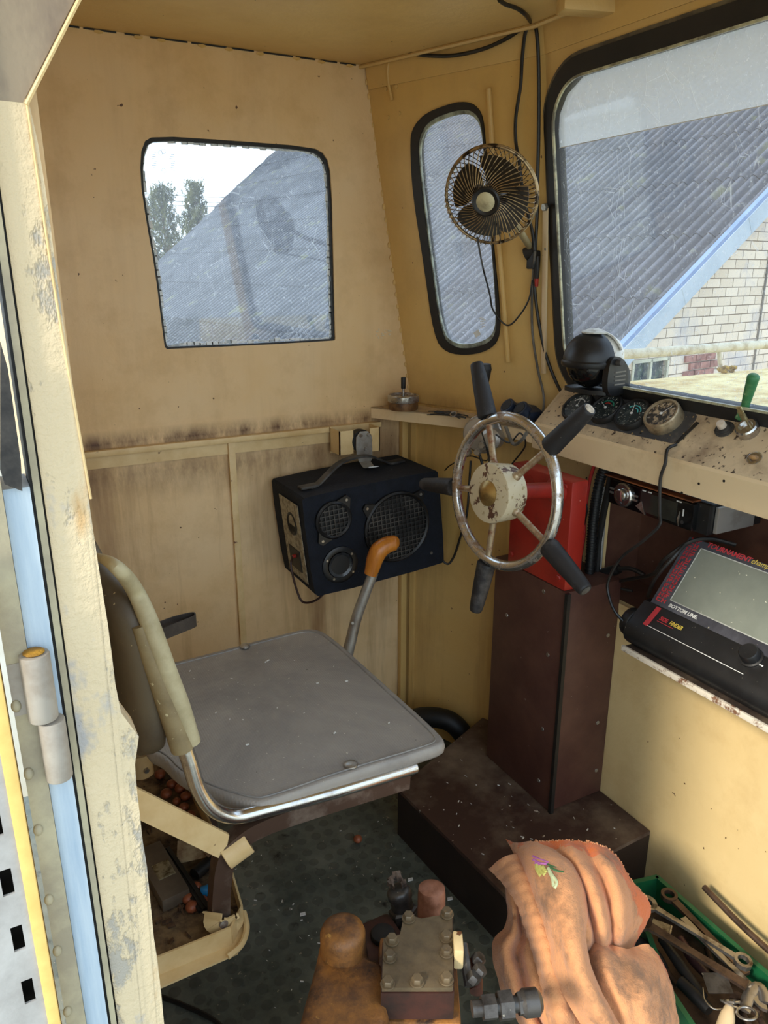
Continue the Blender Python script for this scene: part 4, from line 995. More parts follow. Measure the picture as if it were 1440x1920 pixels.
# ================================================================== SEAT
t = thing('driver_seat', 'worn grey vinyl driver seat on a chrome tube frame', 'seat', (.38, 1.08, .10))
n = N('worn_grey_vinyl')
c = n.mix(n.ramp(n.noise(4, 6, .7, dist=.4), .35, .68), srgb(136, 130, 124), srgb(172, 164, 152))
c = n.mix(n.ramp(n.noise(190, 3, .6), .70, .73), c, srgb(222, 214, 196))
c = n.mix(n.ramp(n.noise(60, 3, .5), .73, .75), c, srgb(60, 52, 44))
vv = n.new('ShaderNodeTexVoronoi'); vv.inputs['Scale'].default_value = 260; vv.inputs['Randomness'].default_value = .1; n.l(n.coord((1, 1, .01)), vv.inputs[0])
M['vinyl'] = n.bsdf(c, .5, 0, n.bump(n.math('ADD', vv.outputs['Distance'], n.math('MULTIPLY', n.noise(9, 3), 3.0)), .25, .002))
so = [onz(335, 1240, .5), onz(548, 1183, .5), onz(590, 1176, .5), onz(622, 1192, .5), onz(720, 1280, .5), onz(825, 1374, .5), onz(838, 1392, .5), onz(822, 1402, .5), onz(660, 1450, .5), onz(500, 1507, .5), onz(470, 1508, .5), onz(400, 1488, .5), onz(330, 1455, .5), onz(300, 1420, .5), V((.155, 1.05, .5)), V((.165, 1.27, .5)), V((.2, 1.31, .5))]
so = chaikin(so, 2); cs = sum(so, V())/len(so)
b = B(); L_ = []
for sc_r, dz in ((.93, -.022), (.975, -.022), (.995, -.016), (1.0, -.008), (.992, -.001), (.975, .002), (.955, .001), (.90, .0005), (.6, .003), (.3, .001)):
    L_.append(b.verts([cs+(p-cs)*sc_r+V((0, 0, dz)) for p in so]))
for i in range(len(L_)-1):
    for j in range(len(so)): b.face((L_[i][j], L_[i][(j+1) % len(so)], L_[i+1][(j+1) % len(so)], L_[i+1][j]))
b.face(L_[0][::-1]); b.face(L_[-1])
b.link('seat_cushion', M['vinyl'], t, smooth=60)
B().tube([cs+(p-cs)*.945+V((0, 0, .0012)) for p in so]+[cs+(so[0]-cs)*.945+V((0, 0, .0012))], .0016, 6, 0).link('piping', worn('grey_piping', srgb(124, 120, 116), srgb(160, 154, 144), 20, .4, .7, .45, bump=0), t)
for (px, py) in ((459, 1212), (658, 1434)):
    p = onz(px, py, .503)
    B().lathe(p, (0, 0, 1), [(0, .0105), (.002, .010), (.0035, .006), (.0036, .002)], 20).link('seat_bolt', M['screw'], t)
# backrest shell
b = B()
def bk_(y, z):      # shell middle surface
    return V((.118-.10*(z-.62)*.55+.035*max(0, (abs(y-1.09)-.10)/.14)**2, y, z))
oy = [(.870, .615), (.868, .66), (.866, .72), (.868, .775), (.885, .815), (.92, .838), (.98, .845), (1.09, .845), (1.18, .84), (1.25, .825), (1.30, .79), (1.31, .72), (1.30, .62), (1.26, .59), (1.09, .585), (.91, .588)]
oc = chaikin([V((y, z)) for y, z in oy], 2)
cy_, cz_ = 1.09, .715
rings = []
for sc_r, off in ((0, -.010), (.5, -.010), (.85, -.012), (.96, -.014), (1.0, -.008), (1.01, .004), (1.0, .014), (.95, .020), (.85, .018), (.5, .014), (0, .014)):
    rings.append([bk_(cy_+(p.x-cy_)*sc_r, cz_+(p.y-cz_)*sc_r)+V((off, 0, 0)) for p in oc])
vs = [b.verts(r) for r in rings[1:-1]]
for i in range(len(vs)-1):
    for j in range(len(oc)): b.face((vs[i][j], vs[i][(j+1) % len(oc)], vs[i+1][(j+1) % len(oc)], vs[i+1][j]))
b.face(vs[0][::-1]); b.face(vs[-1])
M['shell'] = worn('olive_brown_shell', srgb(98, 86, 66), srgb(70, 58, 44), 10, .4, .7, .5, bump=.2, speck=srgb(170, 150, 110), sc2=140, sa=.71, sb=.73)
b.link('backrest', M['shell'], t, smooth=60)
# cream piping round the backrest and the tube sleeve on its near side
M['sleeve'] = worn('dusty_olive_sleeve', srgb(150, 134, 98), srgb(122, 106, 76), 20, .4, .7, .6, bump=.3, speck=srgb(210, 200, 160), sc2=150, sa=.68, sb=.72)
pe = [onx(160, 1040, .112), onx(190, 1047, .113), onx(220, 1065, .116), ony(252, 1105, .885), ony(282, 1172, .868), ony(308, 1245, .862), ony(340, 1330, .860), ony(362, 1392, .860)]
B().tube(pe, [.004, .006, .009, .011, .012, .0125, .010], 12, 8).link('edge_roll', worn('pale_olive_vinyl', srgb(196, 186, 150), srgb(168, 156, 120), 24, .4, .7, .55, bump=.3), t, smooth=60)
B().tube([ony(262, 1172, .872), ony(283, 1230, .868), ony(312, 1310, .864), ony(343, 1402, .862)], [.0095, .0125, .0145, .0155], 16, 6).link('tube_sleeve', M['sleeve'], t, smooth=60)
B().tube([ony(345, 1398, .860), ony(356, 1430, .858), ony(372, 1480, .855), ony(398, 1516, .853), ony(440, 1531, .853), ony(500, 1518, .853), ony(620, 1486, .853), ony(778, 1438, .853)], .0105, 14, 8).link('chrome_tube', M['chrome'], t)
B().tube([V((.19, 1.285, .60)), V((.20, 1.285, .52)), V((.235, 1.285, .468)), V((.5, 1.285, .468))], .0105, 12, 6).link('chrome_tube', M['chrome'], t)
st = B(); st.ribbon([ony(410, 1728, .862), ony(412, 1660, .860), ony(420, 1606, .860), ony(440, 1578, .860), ony(480, 1550, .860), ony(560, 1520, .860), ony(762, 1458, .860)], .023, .026, (0, 1, 0), 8); bmesh.ops.bevel(st.bm, geom=[e for e in st.bm.edges if len(e.link_faces) == 2 and e.calc_face_angle(0) > .9], offset=.006, segments=3, affect='EDGES')
st.link('support_tube', M['browntube'], t)
B().ribbon([ony(405, 1726, 1.26), ony(412, 1660, 1.26), V((.30, 1.26, .43)), V((.5, 1.26, .455))], .022, .026, (0, 1, 0), 6).link('support_tube', M['browntube'], t)
B().box((.30, .868, .448), (.325, 1.28, .472), bev=.003).link('cross_bar', M['browntube'], t)
sb_ = B(); zz_ = .716
lp_ = [onz(300, 1193, zz_), onz(320, 1184, zz_), onz(345, 1174, zz_), onz(364, 1166, zz_), onz(368, 1162, zz_), onz(362, 1158, zz_), onz(338, 1163, zz_), onz(315, 1170, zz_), onz(300, 1176, zz_)]
P_ = spline(lp_, 6); rw = []
for p in P_: rw.append([p+V((0, 0, .009)), p, p-V((0, 0, .009))])
sb_.grid(rw, .0018)
sb_.link('leather_strap', worn('dark_leather', srgb(46, 38, 32), srgb(70, 60, 52), 30, .4, .7, .6, bump=.4), t)
# cream bracket: bar and collar, with the tray
t = thing('parts_tray', 'cream steel tray full of odds and ends on the rear wall beneath the seat', 'tray', (.15, 1.1, .285))
zt = .300
to = [V((.062, .835, zt)), ony(405, 1760, .845), ony(452, 1730, .865), V((.262, .93, zt)), V((.262, 1.32, zt)), V((.062, 1.32, zt))]
for i in (1, 2): to[i] = V((to[i].x, to[i].y, zt))
to[1] = V((.212, .835, zt)); to[2] = V((.236, .862, zt)); to[3] = V((.246, .95, zt)); to[4] = V((.246, 1.32, zt))
B().prism(to, (0, 0, -.003)).link('tray_floor', worn('filthy_tray_paint', srgb(150, 122, 84), srgb(70, 52, 38), 22, .40, .62, .8, bump=.8), t)
b = B()
for i in range(len(to)-1):
    a, q = to[i], to[i+1]; d = (q-a).normalized(); nn = d.cross(V((0, 0, 1)))
    b.prism([a, q, q+V((0, 0, .030)), a+V((0, 0, .030))], nn*.003)
b.prism([V((.062, .812, .300)), V((.214, .815, .300)), V((.236, .840, .300)), V((.236, .862, .300)), V((.062, .84, .300))], (0, 0, -.003))
b.tube([V((.2, .814, .302)), V((.222, .822, .304)), V((.237, .843, .306)), V((.242, .87, .308))], .0045, 8, 6)
b.link('tray_rim', M['cream'], t)
b = B(); bp = ony(420, 1722, .852)
b.ribbon([ony(398, 1712, .848), ony(404, 1732, .846), ony(425, 1738, .842), ony(446, 1726, .846), ony(448, 1708, .852)], .030, .003, (0, 0, 1), 6); b.link('foot_clamp', M['cream'], t)
B().lathe(ony(419, 1731, .842), (0, -1, 0), [(0, .0065), (.003, .006), (.004, .003)], 16).link('rusty_bolt', M['rustchrome'], t)
t = thing('seat_bracket', 'cream flat bar with a collar clasping the rusty seat tube', 'bracket', (.15, .85, .45))
B().prism([ony(225, 1462, .85), ony(430, 1566, .85), ony(420, 1614, .85), ony(225, 1520, .85)], (0, .005, 0), bev=.001).link('flat_bar', M['cream'], t)
n_ = (ony(470, 1560, .86)-ony(415, 1600, .86)).normalized(); cc_ = ony(444, 1586, .860)
co = B(); co.lathe(cc_-n_*.021, n_, [(0, .0200), (.001, .0210), (.036, .0210), (.037, .0200), (.037, .018), (0, .018)], 28, cap=False); co.link('collar', M['cream'], t)
t = thing('tube_clip', 'small cream U-clip with a screw on the tray behind the backrest', 'clip', onz(268, 1420, .33))
q = onz(266, 1432, .36)
B().ribbon([q+V((-.018, .012, .0)), q+V((-.016, -.006, 0)), q+V((0, -.014, 0)), q+V((.016, -.006, 0)), q+V((.018, .012, 0))], .045, .0025, (0, 0, 1), 6).link('clip_band', M['cream'], t)
B().hexn(q+V((.004, -.0145, -.005)), (0, -1, 0), .005, .006).link('screw', M['screw'], t)
# tray contents
def on_tray(px, py, h=0): return onz(px, py, zt+.001+h)
t = thing('plastic_case', 'grey brown plastic case with a silver sticker lying in the tray', 'case', on_tray(303, 1640))
q = on_tray(303, 1640, .012)
B().obox(q, (.043, .125, .022), x=(.98, .12, 0), y=(-.12, .98, 0), bev=.004).link('case_shell', worn('grey_brown_plastic', srgb(104, 90, 74), srgb(82, 70, 58), 20, .4, .7, .45), t)
B().obox(q+V((.003, -.004, .0115)), (.026, .034, .001), x=(.98, .12, 0), y=(-.12, .98, 0)).link('silver_sticker', worn('scratched_foil', srgb(180, 170, 140), srgb(110, 96, 70), 110, .45, .6, .3, .6), t)
b = B()
for i in range(3): q = on_tray(337+i*7, 1650-i*3, .010+.003*i); b.obox(q, (.0065, .15, .006), x=(.98, .15, 0), y=(-.15, .98, 0), bev=.001)
b.link('black_strips', M['rubber'], label='bundle of narrow black plastic strips in the tray beside the case', cat='strips')
b = B(); q = on_tray(362, 1592, .02); b.obox(q, (.05, .038, .0008), x=(.9, -.3, .1), y=(.3, .9, .35)); b.obox(q+V((.03, -.012, .003)), (.04, .03, .0008), x=(.9, .4, -.1), y=(-.3, .9, .3))
b.link('paper_scrap', worn('dirty_paper', srgb(170, 150, 116), srgb(120, 90, 62), 30, .4, .6, .8), label='dirty folded paper scrap lying across the tray under the cream bar', cat='paper scrap')
B().tube([on_tray(365, 1640, .012), on_tray(398, 1612, .012), on_tray(406, 1604, .012)], [.010, .0095, .006], 12, 3).link('dark_tube', M['rubber'], label='short dark rubber tube lying slantwise in the tray', cat='rubber tube')
acorn = worn('reddish_seed', srgb(166, 92, 58), srgb(120, 62, 40), 60, .4, .65, .4)
R = random.Random(5)
first = None
spots = [(368, 1664), (353, 1684), (378, 1690), (360, 1700), (300, 1452), (322, 1470), (338, 1478), (331, 1500), (345, 1512), (312, 1488), (348, 1492), (356, 1530)]
ac_l = ['small round reddish nut in the tray heap beside the blue cap', 'dried reddish nut lying in the tray below the seat edge']
for i, (px, py) in enumerate(spots):
    p = on_tray(px, py, .008); lab = 'small round reddish nut among the scraps in the front of the tray' if i < 4 else 'dried reddish nut lying at the back of the tray below the seat edge'
    if first is None: first = B().ball(p, .0088, (1, 1, .95), 2).link('reddish_nut', acorn, label=lab, cat='nut', group='nuts in the front of the tray')
    else:
        o_ = first.copy(); COL.objects.link(o_); o_.location = p-V((0, 0, .0084)); s_ = .8+R.random()*.4; o_.scale = (s_, s_, s_*.9); o_['label'] = lab
        o_['group'] = 'nuts in the front of the tray' if i < 4 else 'nuts at the back of the tray'
q = on_tray(385, 1670, .008)
B().cyl(q-V((.006, 0, 0)), q+V((.007, -.004, .003)), .008, bev=.001).link('blue_cap', worn('blue_plastic', srgb(30, 120, 176), srgb(40, 140, 196), 10, .4, .7, .4, bump=0), label='bright blue plastic cap lying in the tray beside the seat tube', cat='cap')
b = B()
for i in range(140):
    p = V((R.uniform(.075, .245), R.uniform(.85, 1.3), zt+.002)); s_ = R.uniform(.002, .007)
    b.obox(p+V((0, 0, s_*.3)), (s_*R.uniform(1, 3), s_, s_*.5), x=(R.uniform(-1, 1), R.uniform(-1, 1), R.uniform(-.2, .2)))
b.link('tray_debris', worn('crumbly_debris', srgb(104, 76, 50), srgb(60, 42, 30), 60, .4, .6, .9), kind='stuff', label='brown crumbs and dirt scattered over the tray floor', cat='debris')
# ================================================================== HAND LEVER
t = thing('hand_lever', 'steel hand lever with a varnished orange wooden grip rising beside the seat', 'lever', V((.56, 1.36, 0)))
lv = [V((.50, 1.37, 0)), ony(640, 1260, 1.345), ony(655, 1212, 1.34), ony(668, 1160, 1.34), ony(684, 1115, 1.335), ony(700, 1074, 1.33)]
B().tube(lv, [.0125, .0125, .0125, .0118, .0115, .011], 16, 6).link('lever_rod', M['steel'], t)
B().tube([ony(694, 1078, 1.33), ony(698, 1066, 1.33), ony(703, 1048, 1.329), ony(711, 1032, 1.327), ony(725, 1022, 1.325), ony(740, 1018, 1.322), ony(747, 1018, 1.32)], [.0135, .0155, .018, .0195, .018, .0165, .009], 18, 6).link('wooden_grip', worn('varnished_orange_wood', srgb(196, 122, 44), srgb(152, 84, 26), 60, .4, .7, .28, bump=.1, stretch=(1, 1, .15), speck=srgb(220, 190, 140), sc2=70, sa=.72, sb=.75), t, smooth=60)
b = B(); b.lathe(ony(661, 1168, 1.327), (-.3, -.9, .1), [(0, .004), (.002, .003)], 12); b.link('rivet', M['screw'], t)
# ================================================================== SPEAKER
ro = math.radians(3.2)
SR = V((math.cos(ro), 0, math.sin(ro))); SU = V((-.105, 0, 1)).normalized(); SD = V((0, 1, 0))
Q0 = V((.594, 1.403, .520)); SW, SHh, SDp = .335, .232, .178
def sk(u, v, w=0): return Q0+SR*u+SU*v+SD*w
def onspk(px, py): 
    p = ony(px, py, 1.403)-Q0; den = SR.x*SU.z-SR.z*SU.x
    return ((p.x*SU.z-p.z*SU.x)/den, (SR.x*p.z-SR.z*p.x)/den)
t = thing('speaker_box', 'dark blue carpeted speaker box with round mesh grilles hanging in the corner', 'speaker', sk(SW/2, 0, .09))
M['carpet'] = worn('dark_blue_carpet', srgb(9, 14, 24), srgb(18, 24, 36), 40, .4, .7, .95, bump=1.0, speck=srgb(120, 122, 124), sc2=210, sa=.74, sb=.77)
b = B(); b.prism(chaikin([sk(.012, 0), sk(0, .012), sk(0, SHh-.010), sk(.010, SHh), sk(SW-.008, SHh), sk(SW, SHh-.008), sk(SW, .010), sk(SW-.010, 0)], 1), SD*SDp, bev=.004)
sbx = b.link('cabinet', M['carpet'], t)
b = B(); b.prism([sk(-.0012, .025, .022), sk(-.0012, SHh-.024, .022), sk(-.0012, SHh-.024, SDp-.05), sk(-.0012, .025, SDp-.05)], -SR*.0012)
M['chip'] = worn('bare_chipboard', srgb(178, 168, 142), srgb(128, 118, 98), 90, .45, .6, .85, bump=.6)
side = b.link('side_board', M['chip'], t)
B().lathe(sk(-.0022, .155, .068), -SR, [(0, .026), (.002, .026), (.003, .022), (-.0, .018)], 28).link('bass_port', M['rubber'], side)
B().prism([sk(-.0026, .045, .045), sk(-.0026, .095, .045), sk(-.0026, .095, .105), sk(-.0026, .045, .105)], -SR*.002).link('terminal_plate', M['rubber'], side)
B().cyl(sk(-.003, .078, .07), sk(-.012, .078, .07), .004).link('red_terminal', M['red'], side)
def grille(u, v, r, ears, name):
    b = B(); b.lathe(sk(u, v, -.001), -SD, [(0, r), (.006, r), (.009, r-.004), (.006, r-.008), (.0, r-.008)], 48, cap=False)
    for a in ears:
        d = SR*math.cos(math.radians(a))+SU*math.sin(math.radians(a)); pp = SR*math.cos(math.radians(a+90))+SU*math.sin(math.radians(a+90))
        c0 = sk(u, v, -.0015)
        b.prism([c0+d*(r-.003)+pp*.018, c0+d*(r+.018)+pp*.006, c0+d*(r+.018)-pp*.006, c0+d*(r-.003)-pp*.018], -SD*.006)
    g_ = b.link(name, M['plastic'], t)
    B().lathe(sk(u, v, -.0012), -SD, [(0, r-.006), (.0006, r-.006)], 40).link('speaker_cone', M['rubber'], g_)
    m = B(); k_ = -r+.012; stp = .0105
    while k_ < r-.008:
        h_ = math.sqrt(max(0, (r-.007)**2-k_*k_))
        m.obox(sk(u+k_, v, -.0065), (.0020, h_*2, .0012), x=SR, y=SU); m.obox(sk(u, v+k_, -.0068), (h_*2, .0020, .0012), x=SR, y=SU); k_ += stp
    m.link('mesh_grille', M['dustblack'], g_)
    for a in ears:
        d = SR*math.cos(math.radians(a))+SU*math.sin(math.radians(a))
        B().lathe(sk(u, v, -.0075)+d*(r+.010), -SD, [(0, .0035), (.0015, .003)], 12).link('screw', M['screw'], g_)
u_, v_ = onspk(785, 988) if False else onspk(743, 987); grille(u_, v_, .082, (45, 140), 'woofer')
u2, v2 = onspk(624, 974); grille(u2, v2, .042, (50, 232), 'midrange')
u3, v3 = onspk(637, 1058)
tw = B().lathe(sk(u3, v3, 0), -SD, [(0, .042), (.004, .042), (.006, .038), (.005, .030), (-.0, .028)], 40).link('tweeter', M['plastic'], t)
B().lathe(sk(u3, v3, -.0052), -SD, [(-.004, .012), (.0, .027), (.0008, .0285)], 36, cap=False).link('horn_throat', worn('glossy_horn', srgb(70, 72, 74), srgb(30, 30, 32), 10, .4, .6, .15, bump=0), tw)
B().lathe(sk(u3, v3, -.0035), -SD, [(0, .027), (.0004, .027)], 30).link('horn_back', M['rubber'], tw)
for a in (35, 150, 235, 320):
    p = sk(u3, v3, -.0055)+SR*math.cos(math.radians(a))*.035+SU*math.sin(math.radians(a))*.035
    B().lathe(p, -SD, [(0, .003), (.0015, .0026)], 12).link('screw', M['screw'], tw)
for p in ((.30, .035),): B().lathe(sk(*p, -.0005), -SD, [(0, .0038), (.0015, .003)], 12).link('corner_screw', M['screw'], t)
hn = B(); hz = SHh
hn.ribbon([sk(.040, hz+.002, .05), sk(.062, hz+.004, .055), sk(.090, hz+.020, .06), sk(.125, hz+.036, .07), sk(.165, hz+.040, .08), sk(.21, hz+.034, .09), sk(.245, hz+.016, .10), sk(.27, hz+.003, .105), sk(.29, hz+.002, .107)], .019, .004, (0, 1, 0), 6)
hn.link('carry_strap', M['dustblack'], t)
for u in (.040, .285): B().obox(sk(u, hz+.004, .053 if u < .1 else .107), (.040, .024, .005), x=SR, y=SD, bev=.0015).link('strap_plate', M['dustblack'], t)
B().tube([sk(-.012, .078, .07), sk(-.022, .06, .06), sk(-.018, .0, .055), sk(-.008, -.028, .05), sk(.03, -.034, .06), sk(.07, -.012, .07), sk(.085, .0, .075)], .0026, 8, 8).link('speaker_wire', worn('brown_wire', srgb(44, 24, 18), srgb(60, 34, 26), 20, .4, .6, .4, bump=0), t)
cab('speaker_lead', [sk(SW+.001, .10, .11), sk(SW+.006, .05, .10), V((.955, 1.45, .522)), V((.975, 1.44, .528)), V((.985, 1.42, .60)), V((.985, 1.40, .66)), V((.99, 1.40, .78))], .0028, 'cable', 'dark lead looping from the speaker box up to the shelf')
# bracket the box hangs from
t = thing('wall_bracket', 'open cream steel channel on the wall above the speaker box', 'bracket', (.77, 1.57, .795))
b = B(); b.box((.722, 1.535, .795), (.7245, YA-.017, .85)); b.box((.722, 1.535, .795), (.757, 1.538, .85)); b.box((.80, 1.535, .795), (.826, 1.538, .85)); b.box((.8235, 1.535, .795), (.826, YA-.017, .85)); b.box((.722, YA-.020, .79), (.826, YA-.0165, .852))
b.link('channel', M['cream'], t)
B().lathe((.780, 1.5345, .822), (0, 1, 0), [(0, .026), (.02, .026)], 24, rx=1).link('rubber_buffer', M['rubber'], t)
pl = B(); pl.prism(chaikin([V((.762, 1.530, .846)), V((.800, 1.530, .846)), V((.803, 1.530, .79)), V((.797, 1.527, .772)), V((.768, 1.527, .770)), V((.760, 1.530, .80))], 1), (0, -.0025, 0)); pl.tube([V((.782, 1.526, .775)), V((.780, 1.50, .768)), V((.778, 1.475, .775))], .012, 8, 4, flat=(.014, .0015))
pl.link('hanger_plate', M['steel'], t)
for p in ((.772, .838), (.791, .838), (.783, .806)): B().hexn((p[0], 1.5275, p[1]), (0, -1, 0), .0045, .005).link('bolt', M['screw'], t)
# ================================================================== FAN
FC = dep_ = CAM+ray(920, 368)*1.27
cdir = (CAM-FC).normalized(); FA = (cdir*math.cos(.45)+(-RT*.66-UP*.72).normalized()*math.sin(.45)).normalized()
fu, fw_, _ = frame(FA)
t = thing('cabin_fan', 'round black cabin fan with a brassy wire cage clipped beside the windscreen', 'fan', FC-V((0, 0, .08)))
M['cagewire'] = worn('tarnished_brass_wire', srgb(166, 142, 104), srgb(50, 40, 32), 60, .50, .60, .35, .7, bump=0)
M['fanbrown'] = worn('dark_fan_plastic', srgb(34, 28, 22), srgb(52, 44, 34), 20, .4, .7, .4, bump=0)
FR = .077
B().torus(FC, FA, FR, .0026, 64, 8).torus(FC-FA*.004, FA, FR+.001, .0024, 64, 8).link('cage_ring', M['cagewire'], t)
fr_ = B(); rr_ = B()
def pol(r, a, h): return FC+(fu*math.cos(a)+fw_*math.sin(a))*r+FA*h
for i in range(52):
    a = 2*math.pi*i/52
    fr_.tube([pol(FR, a, 0), pol(FR*.985, a, .010), pol(FR*.93, a+.03, .021), pol(FR*.66, a+.17, .026), pol(FR*.42, a+.40, .029), pol(FR*.27, a+.52, .030)], .00075, 5, 3, cap=False)
    rr_.tube([pol(FR, a, 0), pol(FR*.99, a, -.012), pol(FR*.93, a-.03, -.022), pol(FR*.6, a-.2, -.032), pol(FR*.3, a-.3, -.034)], .00075, 4, 3, cap=False)
fr_.link('front_cage', M['cagewire'], t, kind='stuff'); rr_.link('rear_cage', M['rubber'], t, kind='stuff')
B().lathe(FC+FA*.026, FA, [(0, .0235), (.006, .0235), (.008, .021), (.007, .015), (.006, .014)], 36).link('hub_ring', M['plastic'], t)
B().lathe(FC+FA*.030, FA, [(0, .0155), (.0035, .0155), (.005, .012), (.0052, .003)], 28).link('badge', worn('pale_worn_badge', srgb(196, 188, 152), srgb(150, 140, 110), 60, .45, .7, .4, .2), t)
for k_ in range(4):
    a0 = k_*math.pi/2+.9; rows_ = []
    for i in range(7):
        r_ = .014+(FR*.84-.014)*i/6; span = .52+.26*math.sin(i/6*2.6)
        rows_.append([pol(r_, a0-span+2*span*j/6+.25*i/6, .006-.016*(j/6-.5)) for j in range(7)])
    B().grid(rows_, .0012).link('blade', M['fanbrown'], t)
B().cyl(FC-FA*.05, FC+FA*.008, .020, bev=.003).link('motor', M['fanbrown'], t)
am = onp(1010, 462, P2, N2)-N2.normalized()*.02
B().tube([FC-FA*.045, FC-FA*.050+V((.03, .0, -.045)), am], .0065, 10, 5).link('arm', M['sleeve'], t)
B().lathe(am+V((0, 0, -.008)), (.4, -.8, .4), [(-.010, .013), (.010, .013)], 20).obox(am+V((.004, -.006, -.022)), (.02, .02, .035), bev=.003).link('clip', M['rubber'], t)
fc0 = FC-FA*.01-RT*.025-UP*.072
cab('fan_cord', [fc0, onp(905, 500, P1-N1*.06, N1), onp(918, 550, P1-N1*.045, N1), onp(925, 582, P1-N1*.035, N1), onp(951, 610, P1-N1*.018, N1), onp(975, 590, P1-N1*.018, N1), onp(992, 560, P1-N1*.018, N1), onp(998, 525, P1-N1*.018, N1)], .0018, 'cable', 'thin black fan cord drooping in a V across the slim window')
# ================================================================== UPPER FRONT WALL FITTINGS
def w1_(px, py, off=.004):
    a = onp(px, py, P1-N1.normalized()*off, N1); q = onp(px, py, P2-N2.normalized()*off, N2)
    return a if (a-CAM).length < (q-CAM).length else q
w2_ = w1_
b = B(); b.tube([w1_(916, 166), w1_(930, 380), w1_(944, 560), w1_(953, 678)], .0052, 10, 5); b.link('conduit_tube', M['wallB'], label='ochre painted tube running down the wall beside the slim window', cat='tube')
cab('painted_cable', [w1_(766, 99, .012), w1_(738, 104, .010), w1_(730, 115), w1_(727, 135), w1_(729, 160), w1_(735, 188)], .0032, 'wallB', 'short ochre painted cable curling down the wall near the ceiling corner')
for px, py, lb in ((743, 162, 'painted screw head just beside the foot of the curled cable'), (728, 220, 'painted screw head lower down, nearest the wall corner'), (749, 212, 'lower painted screw head, the one nearer the slim window'), (724, 166, 'painted screw head tucked under the curled cable')):
    B().lathe(w1_(px, py, 0), -N1, [(0, .0042), (.0022, .0036), (.0026, .0015)], 12).link('wall_screw', M['wallB'], label=lb, cat='screw', group='screws above the slim window')
cab('ceiling_cable', [w1_(766, 99, .012), w1_(800, 104, .012), w1_(850, 104, .014), w1_(905, 92, .014), w1_(950, 72, .014), w1_(982, 50, .014), w1_(993, 40, .014)], .0036, 'cable', 'black cable sagging along the ceiling edge above the slim window')
cab('roof_cable', [onz(936, 0, 1.597), onz(948, 8, 1.597), onz(970, 16, 1.597), onz(986, 28, 1.596), w1_(996, 42, .012)], .0034, 'cable', 'black cable crossing the ceiling to the top of the wall')
cab('hanging_cable', [w1_(996, 42, .010), w1_(985, 62, .01), w1_(979, 110, .01), w1_(976, 160, .01), w1_(967, 220, .01), w1_(967, 265, .012), w1_(973, 300, .016), w1_(982, 370, .018), w1_(997, 430, .018), w1_(1002, 470, .02)], .0032, 'cable', 'black cable hanging from the ceiling down behind the fan')
cab('long_cable', [w1_(998, 42, .010), w2_(1006, 60, .010), w2_(1010, 130, .010), w2_(1010, 250, .01), w2_(1008, 330, .01), w2_(1007, 400, .012), w2_(1003, 480, .016), w2_(1002, 530, .01), w2_(1008, 590, .01), w2_(1022, 660, .008), w2_(1042, 715, .010), w2_(1062, 752, .012)], .0034, 'cable', 'long black cable running from the ceiling beside the windscreen down to the gauges')
cab('grey_wire', [w2_(1003, 470, .02), w2_(998, 540, .01), w2_(998, 620, .01), w1_(1008, 690, .012), w1_(1019, 740, .018), w1_(1018, 770, .03), w1_(1008, 785, .04), V((1.015, 1.225, .895))], .0026, 'greycable', 'grey wire dropping beside the flat bar to the power socket')
t = thing('fuse_holder', 'black inline fuse holder with a red end hanging in the wires by the windscreen', 'fuse holder', w2_(1006, 535, .016))
B().tube([w2_(1008, 480, .014), w2_(1007, 505, .014), w2_(1006, 522, .014)], [.0035, .0052, .0045], 12, 4).link('holder_body', M['rubber'], t)
B().tube([w2_(1006, 522, .014), w2_(1006, 537, .014)], [.0045, .0035], 12, 0).link('red_end', M['red'], t)
t = thing('flat_bar', 'cream painted flat steel bar standing against the edge of the windscreen', 'bar', w2_(1020, 640, .006))
a, q = w2_(1023, 390, .010), w2_(1019, 700, .008)
B().obox((a+q)/2, (.012, (a-q).length, .004), x=(0, 1, 0), y=(a-q)).link('bar', M['lip'], t)
B().hexn(w2_(1023, 388, .013), -N2, .0075, .006).link('top_bolt', M['screw'], t)
b = B().lathe(w2_(1022, 467, .0125), -N2, [(0, .0028), (.0004, .0024)], 12).link('bar_hole', M['rustchrome'], t)
# scuffed plaster-like chips on the far wall near the corner
b = B(); R = random.Random(8)
for i in range(16):
    p = ony(718+R.uniform(-14, 14), 626+R.uniform(-9, 9), YA-.0015); b.ball(p, R.uniform(.0012, .003), (1.6, .5, .8), 1)
b.link('trim_15', M['jamb'], kind='structure')
# black hose end seen beside the plinth
B().tube([V((.86, 1.52, .02)), V((.90, 1.47, .09)), V((.955, 1.41, .10)), V((.985, 1.375, .06)), V((.99, 1.37, .01))], .026, 14, 6).link('rubber_hose', M['rubber'], label='thick black rubber hose on the floor behind the seat corner', cat='hose')
# ================================================================== HYDRAULIC VALVE
n = N('rusty_greasy_casting')
c = n.mix(n.ramp(n.noise(14, 7, .75), .38, .64), srgb(100, 66, 40), srgb(170, 112, 52))
c = n.mix(n.ramp(n.noise(9, 6, .7), .52, .62), c, srgb(54, 38, 30))
c = n.mix(n.ramp(n.noise(42, 5, .7), .64, .70), c, srgb(186, 138, 70))
M['cast'] = n.bsdf(c, .5, .15, n.bump(n.noise(60, 5, .7), .5, .003))
n = N('greasy_cover_plate')
c = n.mix(n.ramp(n.noise(20, 6, .7), .4, .65), srgb(122, 104, 78), srgb(92, 78, 60)); c = n.mix(n.ramp(n.noise(16, 5, .75), .60, .68), c, srgb(170, 128, 66))
M['plate'] = n.bsdf(c, .38, .3, n.bump(n.noise(80, 4), .3, .002))
M['darkcast'] = worn('dark_red_brown_casting', srgb(78, 44, 34), srgb(48, 34, 28), 20, .4, .65, .5, .15, bump=.4)
ZP = .41
